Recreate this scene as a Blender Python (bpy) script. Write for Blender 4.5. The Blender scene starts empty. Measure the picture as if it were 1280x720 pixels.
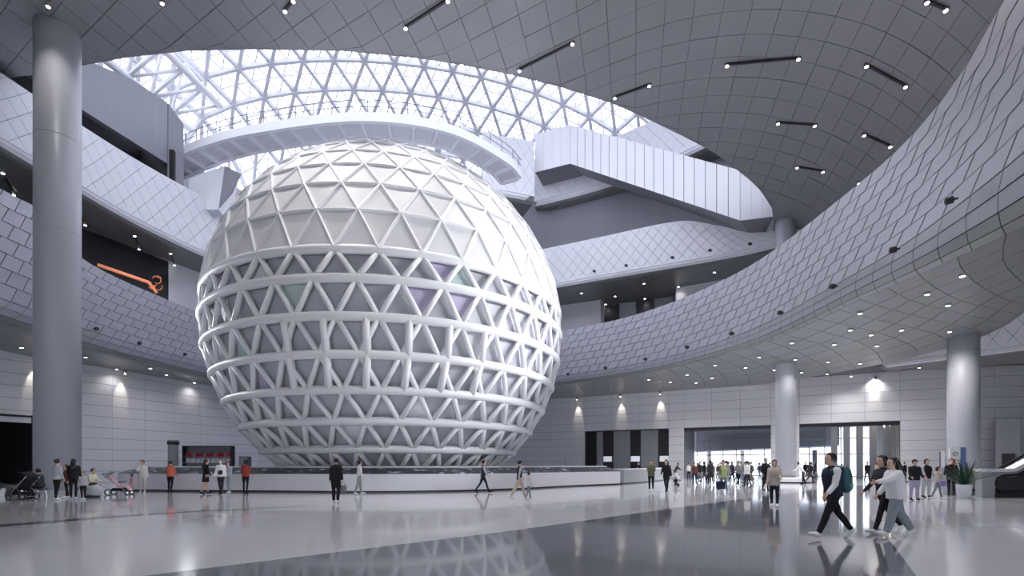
import bpy, math, random
import numpy as np
from mathutils import Vector, Matrix
from mathutils.bvhtree import BVHTree
random.seed(7)
PI = math.pi
C = bpy.context.scene.collection
F_PX, PPX, HORIZ, CAMH = 600.0, 640.0, 581.0, 1.5      # focal length, vertical axis, horizon row in a 1280x720 frame; eye height

# ------------------------------------------------------------------ camera, sky, exposure
cam = bpy.data.objects.new('camera', bpy.data.cameras.new('camera'))
C.objects.link(cam); bpy.context.scene.camera = cam
cam.location = (0, 0, CAMH); cam.rotation_euler = (PI/2, 0, 0)
cam.data.sensor_width = 36; cam.data.lens = F_PX/1280*36
cam.data.shift_y = (HORIZ-360)/1280; cam.data.clip_end = 1000
w = bpy.data.worlds.new('overcast_sky'); bpy.context.scene.world = w; w.use_nodes = True
bg = w.node_tree.nodes['Background']
bg.inputs['Color'].default_value = (0.88, 0.91, 1.0, 1); bg.inputs['Strength'].default_value = 4.2
vs = bpy.context.scene.view_settings
vs.view_transform = 'Standard'; vs.look = 'None'; vs.gamma = 1; vs.use_curve_mapping = False
vs.exposure = 0.0
cy = bpy.context.scene.cycles
cy.max_bounces = 12; cy.diffuse_bounces = 6; cy.glossy_bounces = 4; cy.transparent_max_bounces = 12
cy.sample_clamp_indirect = 6.0

# ------------------------------------------------------------------ materials
M = {}
def mat(name, col, rough=0.5, metal=0.0, spec=0.5, noise=0.0, nscale=1.0, bump=0.0, bscale=20, emit=0, coat=0, nstretch=(1,1,1)):
    m = bpy.data.materials.new(name); m.use_nodes = True
    nt = m.node_tree; b = nt.nodes['Principled BSDF']
    b.inputs['Base Color'].default_value = (*col, 1)
    b.inputs['Roughness'].default_value = rough; b.inputs['Metallic'].default_value = metal
    b.inputs['Specular IOR Level'].default_value = spec
    b.inputs['Coat Weight'].default_value = coat
    if emit:
        b.inputs['Emission Color'].default_value = (*col, 1); b.inputs['Emission Strength'].default_value = emit
    if noise or bump:
        geo = nt.nodes.new('ShaderNodeNewGeometry')
        mp = nt.nodes.new('ShaderNodeMapping'); mp.inputs['Scale'].default_value = nstretch
        nt.links.new(geo.outputs['Position'], mp.inputs['Vector'])
    if noise:
        n = nt.nodes.new('ShaderNodeTexNoise'); n.inputs['Scale'].default_value = nscale; n.inputs['Detail'].default_value = 4
        nt.links.new(mp.outputs[0], n.inputs['Vector'])
        r = nt.nodes.new('ShaderNodeMapRange'); r.inputs['To Min'].default_value = 1-noise; r.inputs['To Max'].default_value = 1+noise
        nt.links.new(n.outputs['Fac'], r.inputs['Value'])
        mx = nt.nodes.new('ShaderNodeVectorMath'); mx.operation = 'SCALE'; mx.inputs[0].default_value = col
        nt.links.new(r.outputs[0], mx.inputs['Scale']); nt.links.new(mx.outputs[0], b.inputs['Base Color'])
    if bump:
        n2 = nt.nodes.new('ShaderNodeTexNoise'); n2.inputs['Scale'].default_value = bscale; n2.inputs['Detail'].default_value = 3
        nt.links.new(mp.outputs[0], n2.inputs['Vector'])
        bp = nt.nodes.new('ShaderNodeBump'); bp.inputs['Strength'].default_value = bump; bp.inputs['Distance'].default_value = 0.02
        nt.links.new(n2.outputs['Fac'], bp.inputs['Height']); nt.links.new(bp.outputs[0], b.inputs['Normal'])
    M[name] = m
    return m
mat('floor_light', (0.57, 0.58, 0.635), 0.11, spec=0.5, noise=0.06, nscale=0.6, coat=0.25)
mat('floor_dark', (0.15, 0.157, 0.19), 0.09, spec=0.65, noise=0.10, nscale=0.8, coat=0.25)
mat('ceiling_panel', (0.31, 0.315, 0.335), 0.38, metal=0.25, noise=0.06, nscale=0.5)
mat('joint', (0.10, 0.10, 0.12), 0.7)
mat('joint_mid', (0.22, 0.22, 0.25), 0.7)
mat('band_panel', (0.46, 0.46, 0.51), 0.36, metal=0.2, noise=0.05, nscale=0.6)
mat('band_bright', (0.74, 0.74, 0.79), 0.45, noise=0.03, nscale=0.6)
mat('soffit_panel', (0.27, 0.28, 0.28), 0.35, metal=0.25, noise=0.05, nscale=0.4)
mat('wall_panel', (0.74, 0.74, 0.78), 0.42, noise=0.05, nscale=1.2, nstretch=(1, 1, 6))
mat('wall_plain', (0.42, 0.42, 0.46), 0.6, noise=0.05, nscale=0.3)
mat('wall_grey', (0.25, 0.25, 0.285), 0.5, noise=0.08, nscale=0.8, nstretch=(2, 2, 0.15))
mat('wall_white', (0.72, 0.72, 0.76), 0.6)
mat('black_wall', (0.012, 0.012, 0.016), 0.6)
mat('dark_metal', (0.03, 0.03, 0.035), 0.4)
mat('white_steel', (0.90, 0.90, 0.93), 0.4)
mat('dome_steel', (0.76, 0.76, 0.80), 0.5)
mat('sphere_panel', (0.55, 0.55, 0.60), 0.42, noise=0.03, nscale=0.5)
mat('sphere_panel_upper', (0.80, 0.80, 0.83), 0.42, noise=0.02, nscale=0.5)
mat('sphere_lit_mint', (0.62, 0.74, 0.72), 0.42); mat('sphere_lit_lavender', (0.62, 0.58, 0.74), 0.42); mat('sphere_pale', (0.86, 0.86, 0.90), 0.42)  # mint and lavender: coloured projector light painted into the panel colour
mat('box_panel', (0.80, 0.80, 0.84), 0.5, noise=0.03, nscale=1.5, nstretch=(3, 3, 0.1))
mat('column_paint', (0.48, 0.49, 0.54), 0.38, metal=0.0, spec=.35, noise=0.04, nscale=0.8, nstretch=(1, 1, 0.1))
mat('counter_white', (0.80, 0.80, 0.85), 0.35)
mat('lamp', (1.0, 0.97, 0.92), emit=14)
mat('lamp_warm', (1.0, 0.86, 0.66), emit=14)
mat('orange_light', (0.9, 0.30, 0.15), emit=0.35)
mat('screen', (0.10, 0.12, 0.16), 0.2)
mat('stone_grey', (0.36, 0.37, 0.40), 0.35, noise=0.05, nscale=2)
mat('rubber', (0.015, 0.015, 0.018), 0.45)
mat('glass_dark', (0.05, 0.05, 0.06), 0.08, spec=0.8)
mat('pot_white', (0.80, 0.80, 0.84), 0.4)
mat('leaf', (0.018, 0.055, 0.03), 0.4, noise=0.3, nscale=6)
mat('soil', (0.03, 0.025, 0.02), 0.9)
mat('poster_white', (0.82, 0.82, 0.85), 0.5); mat('poster_red', (0.55, 0.10, 0.08), 0.5); mat('poster_grey', (0.25, 0.26, 0.30), 0.5)
mat('blue_panel', (0.12, 0.20, 0.42), 0.5)
mat('pink_cloth', (0.72, 0.46, 0.52), 0.8); mat('black_cloth', (0.014, 0.014, 0.018), 0.85)
mat('chrome', (0.6, 0.6, 0.63), 0.2, metal=0.9)
mat('asphalt', (0.55, 0.56, 0.58), 0.8)
mat('rib_wall', (0.50, 0.48, 0.47), 0.5)
def glass(name, fac, tint=(1, 1, 1), rough=0.03):
    m = bpy.data.materials.new(name); m.use_nodes = True; nt = m.node_tree; nt.nodes.clear()
    o = nt.nodes.new('ShaderNodeOutputMaterial'); t = nt.nodes.new('ShaderNodeBsdfTransparent'); g = nt.nodes.new('ShaderNodeBsdfGlossy')
    t.inputs['Color'].default_value = (*tint, 1); g.inputs['Roughness'].default_value = rough
    mx = nt.nodes.new('ShaderNodeMixShader'); mx.inputs['Fac'].default_value = fac
    nt.links.new(t.outputs[0], mx.inputs[1]); nt.links.new(g.outputs[0], mx.inputs[2]); nt.links.new(mx.outputs[0], o.inputs['Surface'])
    M[name] = m
glass('dome_glass', 0.05, (0.97, 0.98, 1.0)); glass('door_glass', 0.08, (0.84, 0.86, 0.88)); glass('clear_glass', 0.12, (0.8, 0.84, 0.88))
def graphic_mat():
    m = mat('counter_graphic', (0.05, 0.055, 0.07), 0.4, spec=0.4); nt = m.node_tree; b = nt.nodes['Principled BSDF']
    geo = nt.nodes.new('ShaderNodeNewGeometry')
    v = nt.nodes.new('ShaderNodeTexVoronoi'); v.inputs['Scale'].default_value = 1.6
    n = nt.nodes.new('ShaderNodeTexNoise'); n.inputs['Scale'].default_value = 2.3; n.inputs['Detail'].default_value = 6
    nt.links.new(geo.outputs['Position'], v.inputs['Vector']); nt.links.new(geo.outputs['Position'], n.inputs['Vector'])
    r = nt.nodes.new('ShaderNodeValToRGB'); r.color_ramp.interpolation = 'CONSTANT'
    e = r.color_ramp.elements; e[0].color = (0.035, 0.04, 0.055, 1); e[1].position = 0.56; e[1].color = (0.17, 0.18, 0.24, 1)
    a = r.color_ramp.elements.new(0.63); a.color = (0.75, 0.76, 0.8, 1); a2 = r.color_ramp.elements.new(0.68); a2.color = (0.06, 0.07, 0.10, 1)
    nt.links.new(n.outputs['Fac'], r.inputs[0]); nt.links.new(r.outputs[0], b.inputs['Base Color'])
graphic_mat()
def colour(name, col, rough=0.8):
    if name not in M: mat(name, col, rough, spec=0.3, bump=0.25, bscale=14)
    return name

# ------------------------------------------------------------------ helpers
def mk(name, verts, faces, m=None, parent=None, smooth=False, loc=None, kind=None, label=None, cat=None, group=None, ids=None, mats=None):
    me = bpy.data.meshes.new(name)
    v = np.asarray(verts, dtype=float)
    if loc is not None: v = v - np.asarray(loc, dtype=float)
    me.from_pydata(v.tolist(), [], [list(map(int, f)) for f in faces])
    for x in (mats or [m]):
        me.materials.append(M[x])
    if ids is not None: me.polygons.foreach_set('material_index', ids)
    if smooth: me.polygons.foreach_set('use_smooth', [True]*len(me.polygons))
    me.update()
    o = bpy.data.objects.new(name, me); C.objects.link(o)
    if loc is not None: o.location = loc
    if parent is not None: o.parent = parent
    return tag(o, label, cat, group, kind)
def tag(o, label=None, cat=None, group=None, kind=None):
    if label: o['label'] = label
    if cat: o['category'] = cat
    if group: o['group'] = group
    if kind: o['kind'] = kind
    return o
def empty(name, loc, rz=0, label=None, cat=None, group=None):
    o = bpy.data.objects.new(name, None); C.objects.link(o); o.location = loc; o.rotation_euler = (0, 0, rz)
    o.empty_display_size = 0.3
    return tag(o, label, cat, group)
class MB:
    def __init__(s): s.v = []; s.f = []; s.id = []
    def add(s, vf, i=0):
        n = len(s.v); s.v += [tuple(p) for p in vf[0]]; s.f += [tuple(q+n for q in f) for f in vf[1]]; s.id += [i]*len(vf[1]); return s
    def build(s, name, m, parent=None, **k): return mk(name, s.v, s.f, m, parent, **k)
def box(x0, x1, y0, y1, z0, z1):
    v = [(x, y, z) for z in (z0, z1) for y in (y0, y1) for x in (x0, x1)]
    return v, [(0,2,3,1), (4,5,7,6), (0,1,5,4), (2,6,7,3), (0,4,6,2), (1,3,7,5)]
def bevbox(x0, x1, y0, y1, z0, z1, b=0.02):
    # box with chamfered vertical edges and top
    o = [(x0+b,y0),(x1-b,y0),(x1,y0+b),(x1,y1-b),(x1-b,y1),(x0+b,y1),(x0,y1-b),(x0,y0+b)]
    cx, cy_ = (x0+x1)/2, (y0+y1)/2
    ins = [(x+(cx-x)*b/max(abs(cx-x0),1e-6), y+(cy_-y)*b/max(abs(cy_-y0),1e-6)) for x, y in o]
    v = [(x,y,z0) for x,y in o]+[(x,y,z1-b) for x,y in o]+[(x,y,z1) for x,y in ins]
    f = [tuple(reversed(range(8)))]+[(k*8+i, k*8+(i+1)%8, k*8+8+(i+1)%8, k*8+8+i) for k in (0,1) for i in range(8)]+[tuple(range(16,24))]
    return v, f
def frame(t, up=(0,0,1)):
    t = np.asarray(t, float); t = t/np.linalg.norm(t)
    a = np.cross(up, t)
    if np.linalg.norm(a) < 1e-3: a = np.cross((0,1,0) if abs(t[1]) < .9 else (1,0,0), t)
    a /= np.linalg.norm(a); return a, np.cross(t, a)
def tube(pts, rad, n=8, up=(0,0,1), closed=False, cap=True):
    P = np.asarray(pts, float); k = len(P); v = []; f = []
    R = rad if isinstance(rad, (list, tuple)) and len(rad) == k else [rad]*k
    for i in range(k):
        t = (P[(i+1) % k]-P[i-1]) if closed else P[min(i+1, k-1)]-P[max(i-1, 0)]
        a, b = frame(t, up)
        ra, rb = R[i] if isinstance(R[i], (list, tuple)) else (R[i], R[i])
        for j in range(n):
            th = 2*PI*(j+.5)/n; v.append(P[i]+a*ra*math.cos(th)+b*rb*math.sin(th))
    for i in range(k if closed else k-1):
        for j in range(n):
            f.append((i*n+j, i*n+(j+1) % n, ((i+1) % k)*n+(j+1) % n, ((i+1) % k)*n+j))
    if cap and not closed:
        f.append(tuple(reversed(range(n)))); f.append(tuple(range((k-1)*n, k*n)))
    return v, f
def bar(p, q, wd, ht, up=(0,0,1)):
    # rectangular bar from p to q
    p = np.asarray(p, float); q = np.asarray(q, float); a, b = frame(q-p, up); v = []
    for c in (p, q):
        for s, t in ((-1,-1),(1,-1),(1,1),(-1,1)): v.append(c+a*s*wd/2+b*t*ht/2)
    return v, [(3,2,1,0),(4,5,6,7)]+[(i,(i+1)%4,4+(i+1)%4,4+i) for i in range(4)]
def lathe(prof, n=24, c=(0,0)):
    v = []; f = []
    for r, z in prof:
        for j in range(n): v.append((c[0]+r*math.cos(2*PI*j/n), c[1]+r*math.sin(2*PI*j/n), z))
    for i in range(len(prof)-1):
        for j in range(n): f.append((i*n+j, i*n+(j+1)%n, (i+1)*n+(j+1)%n, (i+1)*n+j))
    f.append(tuple(reversed(range(n)))); f.append(tuple(range((len(prof)-1)*n, len(prof)*n)))
    return v, f
def ell(c, r, n=10, k=7):
    v = []; f = []
    for i in range(1, k):
        ph = PI*i/k
        for j in range(n): v.append((c[0]+r[0]*math.sin(ph)*math.cos(2*PI*j/n), c[1]+r[1]*math.sin(ph)*math.sin(2*PI*j/n), c[2]-r[2]*math.cos(ph)))
    for i in range(k-2):
        for j in range(n): f.append((i*n+j, i*n+(j+1)%n, (i+1)*n+(j+1)%n, (i+1)*n+j))
    b = len(v); v += [(c[0], c[1], c[2]-r[2]), (c[0], c[1], c[2]+r[2])]
    f += [(b, (j+1)%n, j) for j in range(n)]+[(b+1, (k-2)*n+j, (k-2)*n+(j+1)%n) for j in range(n)]
    return v, f
def prism(poly, d):
    # poly: list of 3d points, d: extrusion vector
    k = len(poly); d = np.asarray(d, float); v = [np.asarray(p, float) for p in poly]+[np.asarray(p, float)+d for p in poly]
    return v, [tuple(reversed(range(k))), tuple(range(k, 2*k))]+[(i,(i+1)%k,k+(i+1)%k,k+i) for i in range(k)]
def G(x, y): d = F_PX*CAMH/(y-HORIZ); return ((x-PPX)/F_PX*d, d)            # floor point seen at a pixel
def Z(x, y, z): d = (z-CAMH)*F_PX/(HORIZ-y); return ((x-PPX)/F_PX*d, d, z)    # point at height z seen at a pixel
def proj(p): return PPX+F_PX*p[0]/max(p[1], .1), HORIZ-F_PX*(p[2]-CAMH)/max(p[1], .1)
def screen_size(v):
    v = np.asarray(v, float); c = v.mean(0)
    if c[1] < 1: return 0
    x = PPX+F_PX*v[:,0]/np.maximum(v[:,1], .5); y = HORIZ-F_PX*(v[:,2]-CAMH)/np.maximum(v[:,1], .5)
    cx, cy_ = x.mean(), y.mean()
    if not (-10 < cx < 1290 and -10 < cy_ < 730): return 0
    return float((x.max()-x.min())*(y.max()-y.min()))
def emit(parent, cells, name, limit=300, smooth=False, rest=None):
    # cells: (verts, faces, material): the largest on screen become parts, the rest one joined part
    order = sorted(range(len(cells)), key=lambda i: -screen_size(cells[i][0]))
    vis = [i for i in order if screen_size(cells[i][0]) > 0][:limit]
    sv = set(vis)
    for i in vis:
        v, f, m = cells[i]; v = np.asarray(v, float)
        mk(name, v, f, m, parent, smooth, loc=v.mean(0))
    other = {}
    for i in order:
        if i not in sv: other.setdefault(cells[i][2], MB()).add(cells[i][:2])
    for m, b in other.items(): b.build(rest or name+'_field', m, parent, smooth=smooth, kind='stuff')
def crom(P, step):
    P = np.asarray(P, float); out = []
    Q = np.vstack([2*P[0]-P[1], P, 2*P[-1]-P[-2]])
    for i in range(1, len(Q)-2):
        L = np.linalg.norm(Q[i+1][:2]-Q[i][:2]); n = max(2, int(L/step))
        for k in range(n):
            t = k/n; a, b, c, d = Q[i-1], Q[i], Q[i+1], Q[i+2]
            out.append(.5*((2*b)+(-a+c)*t+(2*a-5*b+4*c-d)*t*t+(-a+3*b-3*c+d)*t**3))
    out.append(P[-1]); return np.array(out)

# ------------------------------------------------------------------ floor
fl = mk('floor', [(-75,-30,0),(75,-30,0),(75,85,0),(-75,85,0)], [(0,1,2,3)], 'floor_light', kind='structure')
def inlay(pts): 
    v = [(x, y, 0.0) for x, y in pts]
    c = np.mean(v, 0)
    mk('stone_inlay', *prism(v, (0,0,0.004)), 'floor_dark', fl)
inlay([(-13.0,-1.5),(-4.96,6.47),(0,10.9),(5.6,16.6),(12.3,23.2),(20,30.5),(26.5,36),(24,32),(12.5,17.2),(7.53,9.57),(5.4,6.4),(1.5,0.5),(0,-1.5)])
inlay([(-14.6,9.0),(-12.5,11.1),(-11.75,12.7),(-11.2,13.9),(-10.1,15.2),(-7.2,17.6),(-7.3,17.75),(-10.3,15.55),(-11.5,14.4),(-12.2,13.2),(-13.1,11.6),(-15.2,9.6)])

# ------------------------------------------------------------------ ground-floor walls with cladding boards
def clad_wall(name, pts, ztop, openings=(), zo=5.7, bw=3.2, rh=0.95, zplain=32.6):
    # pts: plan polyline. openings: (s0, s1) along it. Clad boards up to ztop, plain wall above
    P = np.asarray(pts, float); seg = np.linalg.norm(np.diff(P, axis=0), axis=1); S = np.concatenate([[0], np.cumsum(seg)])
    def at(s):
        i = int(np.clip(np.searchsorted(S, s)-1, 0, len(seg)-1)); t = (s-S[i])/seg[i]
        return P[i]+(P[i+1]-P[i])*t
    def nrm(s):
        i = int(np.clip(np.searchsorted(S, s)-1, 0, len(seg)-1)); d = (P[i+1]-P[i])/seg[i]
        n = np.array([-d[1], d[0]]); return n if n@(np.array([0, 20.])-at(s)) < 0 else -n   # points away from the hall
    br = set(np.round(S, 4))
    for a, b in openings: br |= {round(a, 4), round(b, 4)}
    br = sorted(br); cols = []
    for a, b in zip(br[:-1], br[1:]):
        n = max(1, int(round((b-a)/bw)))
        cols += [(a+(b-a)*k/n, a+(b-a)*(k+1)/n) for k in range(n)]
    body = MB(); cells = []
    def slab(a, b, z0, z1, off0, off1):
        n0 = nrm((a+b)/2); pa, pb = at(a), at(b)
        q = [(*(pa+n0*off0), z0), (*(pb+n0*off0), z0), (*(pb+n0*off0), z1), (*(pa+n0*off0), z1)]
        return prism(q, (*(n0*(off1-off0)), 0))
    for a, b in zip(br[:-1], br[1:]):
        op = any(o[0]-1e-3 <= a and b <= o[1]+1e-3 for o in openings)
        body.add(slab(a, b, zo if op else 0, ztop+.3, .04, .40))
        body.add(slab(a, b, ztop+.3, zplain, .04, .40), 1)
    ob = mk(name, body.v, body.f, None, None, kind='structure', ids=body.id, mats=['joint_mid', 'wall_plain'])
    for a, b in cols:
        op = any(o[0]-1e-3 <= (a+b)/2 <= o[1]+1e-3 for o in openings)
        z = 0.0
        while z < ztop-.05:
            if not (op and z+rh/2 < zo):
                cells.append((*slab(a+.012, b-.012, z+.015, min(z+rh, ztop+.25)-.015, 0, .05), 'wall_panel'))
            z += rh
    emit(ob, cells, 'wall_board')
    return at, nrm
WL = [(-48,-28),(-44,12),(-38.6,36),(-35.4,42.5),(-32.8,50.5)]
sl = lambda P: np.concatenate([[0], np.cumsum(np.linalg.norm(np.diff(np.asarray(P, float), axis=0), axis=1))])
SL = sl(WL)
# dark doorway in the left wall
d0 = SL[1]+ (SL[2]-SL[1])*0.86; d1 = SL[2]+2.0
at_l, n_l = clad_wall('wall_left', WL, 10.2, [(d0, d1)], zo=5.2)
WB = [(-32.8,50.5),(-28,59),(-18,65),(-5,66),(8,60.7)]
clad_wall('wall_back', WB, 10.2)
WR = [(8,60.7),(40,44),(47,42.5),(64,38),(70,-28)]
dR = np.array([32,-16.7]); dR = dR/np.linalg.norm(dR); nR = np.array([-dR[1], dR[0]])
sR = lambda X: (X-8)/dR[0]
OPN = [(sR(9.12), sR(18.1)), (sR(19.6), sR(27.3)), (sR(29.6), sR(36.9))]
at_r, n_r = clad_wall('wall_right', WR, 10.2, OPN)

wf = MB()  # unseen wall behind the camera, added to cut the light from there
for x0, x1, z0, z1 in ((-48, 70, 6, 27), (-48, -36, 0, 6), (-3, 3, 0, 6), (36, 70, 0, 6)): wf.add(box(x0, x1, -28.4, -28, z0, z1))
wf.build('wall_front_unseen', 'wall_plain', kind='structure')

# ------------------------------------------------------------------ sphere
SC = np.array([-8.77, 36.0, 10.87]); SR = 12.49
sph = empty('planetarium_sphere', (SC[0], SC[1], 0), 0, 'giant white latticed sphere with triangular panels behind the curved counter', 'sphere')
def sp(z, az, R):
    r = math.sqrt(max(R*R-(z-SC[2])**2, 0.01)); a = math.radians(az)
    return np.array([r*math.sin(a), -r*math.cos(a), z])                     # local to the root
ZL = [12.21, 10.75, 8.91, 7.11, 5.41, 3.87, 2.39, 1.0]                      # thick rings, top to bottom
ZU = [14.32, 16.02, 17.5, 18.85, 20.05, 21.1, 22.0, 22.65]                  # thin rings above
RT = SR-0.22; RP = SR-0.52                                                  # tube axis radius, lower panel radius
def ring_pts(z, R, n=72): return [sp(z, 360*k/n, R) for k in range(n)]
for z in ZL: 
    v, f = tube(ring_pts(z, RT), 0.245 if z > 1.5 else 0.18, 10, closed=True); mk('ring_tube', v, f, 'white_steel', sph, True)
cells = []; N = 36
def off(k, up=False): return 5.0 if k % 2 else 0.0                            # A:0 B:5 C:0 ...
def strut(p, q, r, n=8): return tube([p, q], r, n)
wsp = np.array([SC[0], SC[1], 0])
for k in range(len(ZL)-1):
    za, zb = ZL[k], ZL[k+1]
    for j in range(N):
        az = off(k)+10*j
        a = sp(za, az, RT)
        for s in (-5, 5):
            v, f = strut(a, sp(zb, az+s, RT), 0.155)
            cells.append(([p+wsp for p in map(np.asarray, v)], f, 'white_steel'))
def emit_local(cells, name, limit):
    order = sorted(range(len(cells)), key=lambda i: -(screen_size(cells[i][0]) if np.mean(np.asarray(cells[i][0])[:,1]) < SC[1]-0.5 else 0))
    rest = {}
    for n, i in enumerate(order):
        v, f, m = cells[i]; v = np.asarray(v)-wsp
        if n < limit: mk(name, v, f, m, sph, name == 'strut', loc=v.mean(0), label={'sphere_lit_mint': 'panel painted with mint projector light', 'sphere_lit_lavender': 'panel painted with lavender projector light', 'sphere_pale': 'bright pale panel'}.get(m))
        else: rest.setdefault(m, MB()).add((v, f))
    for m, b in rest.items(): b.build(name+'_field', m, sph, smooth=(name == 'strut'), kind='stuff')
emit_local(cells, 'strut', 300)
# heavier upright posts in front of the third and fourth tiers
for j in range(-1, 5):
    for (za, zb, aza, azb) in ((8.91, 7.11, 10*j-5+2, 10*j-5+2), (7.11, 5.41, 10*j-5+2, 10*j-5+1)):
        v, f = strut(sp(za, aza, RT+.02), sp(zb, azb, RT+.02), 0.21, 10); mk('upright_post', v, f, 'white_steel', sph, True)
# panels: flush above the top thick ring, set back behind the tubes below
cells = []
def tri(a, b, c, m, gap, th):
    a, b, c = map(np.asarray, (a, b, c)); g = (a+b+c)/3; n = g-np.array([0, 0, SC[2]]); n /= np.linalg.norm(n)
    k = 1-gap; v = [g+(p-g)*k for p in (a, b, c)]; v = v+[p-n*th for p in v]
    if np.dot(np.cross(v[1]-v[0], v[2]-v[0]), n) < 0: v = [v[0], v[2], v[1], v[3], v[5], v[4]]
    return [p+wsp for p in v], [(0,1,2), (0,3,4,1), (1,4,5,2), (2,5,3,0)], m
LV = list(reversed(ZU))+ZL
par = lambda i: 5.0 if (i-len(ZU)) % 2 else 0.0
rnd = random.Random(3)
for i in range(len(LV)-1):
    lo = i >= len(ZU)
    R = RP if lo else SR-.06
    for j in range(N):
        a0 = par(i)+10*j
        for tri_dn in (0, 1):
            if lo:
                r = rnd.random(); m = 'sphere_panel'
                if r < .035: m = 'sphere_lit_mint'
                elif r < .08: m = 'sphere_lit_lavender'
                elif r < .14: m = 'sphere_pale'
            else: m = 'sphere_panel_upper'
            if tri_dn: p = (sp(LV[i], a0, R), sp(LV[i], a0+10, R), sp(LV[i+1], a0+5, R))
            else: p = (sp(LV[i], a0, R), sp(LV[i+1], a0-5, R), sp(LV[i+1], a0+5, R))
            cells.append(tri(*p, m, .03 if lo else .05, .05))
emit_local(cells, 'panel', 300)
# backing shell behind the panel joints, and crown cap
prof = [(math.sqrt(max((SR-.75)**2-(z-SC[2])**2, 0))+.0, z) for z in np.linspace(0.0, SC[2]+SR-.9, 34)]
v, f = lathe(prof, 72); mk('inner_shell', v, f, 'joint_mid', sph, True)
v, f = lathe([(math.sqrt(SR**2-(z-SC[2])**2)-.06, z) for z in (22.65, 22.9, 23.15, 23.3)], 36); mk('crown_cap', v, f, 'sphere_panel_upper', sph, True)
cells = []
for i in range(len(ZU)+1):
    z = LV[i]
    if i < len(ZU):
        v, f = tube(ring_pts(z, SR-.05, 72), 0.085, 6, closed=True); mk('ring_rib', v, f, 'white_steel', sph, True)
        for j in range(N):
            a0 = par(i)+10*j
            for s in (-5, 5):
                v, f = strut(sp(z, a0, SR-.05), sp(LV[i+1], a0+s, SR-.05), 0.085, 6); cells.append(([np.asarray(p)+wsp for p in v], f, 'white_steel'))
emit_local(cells, 'rib', 300)

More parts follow.
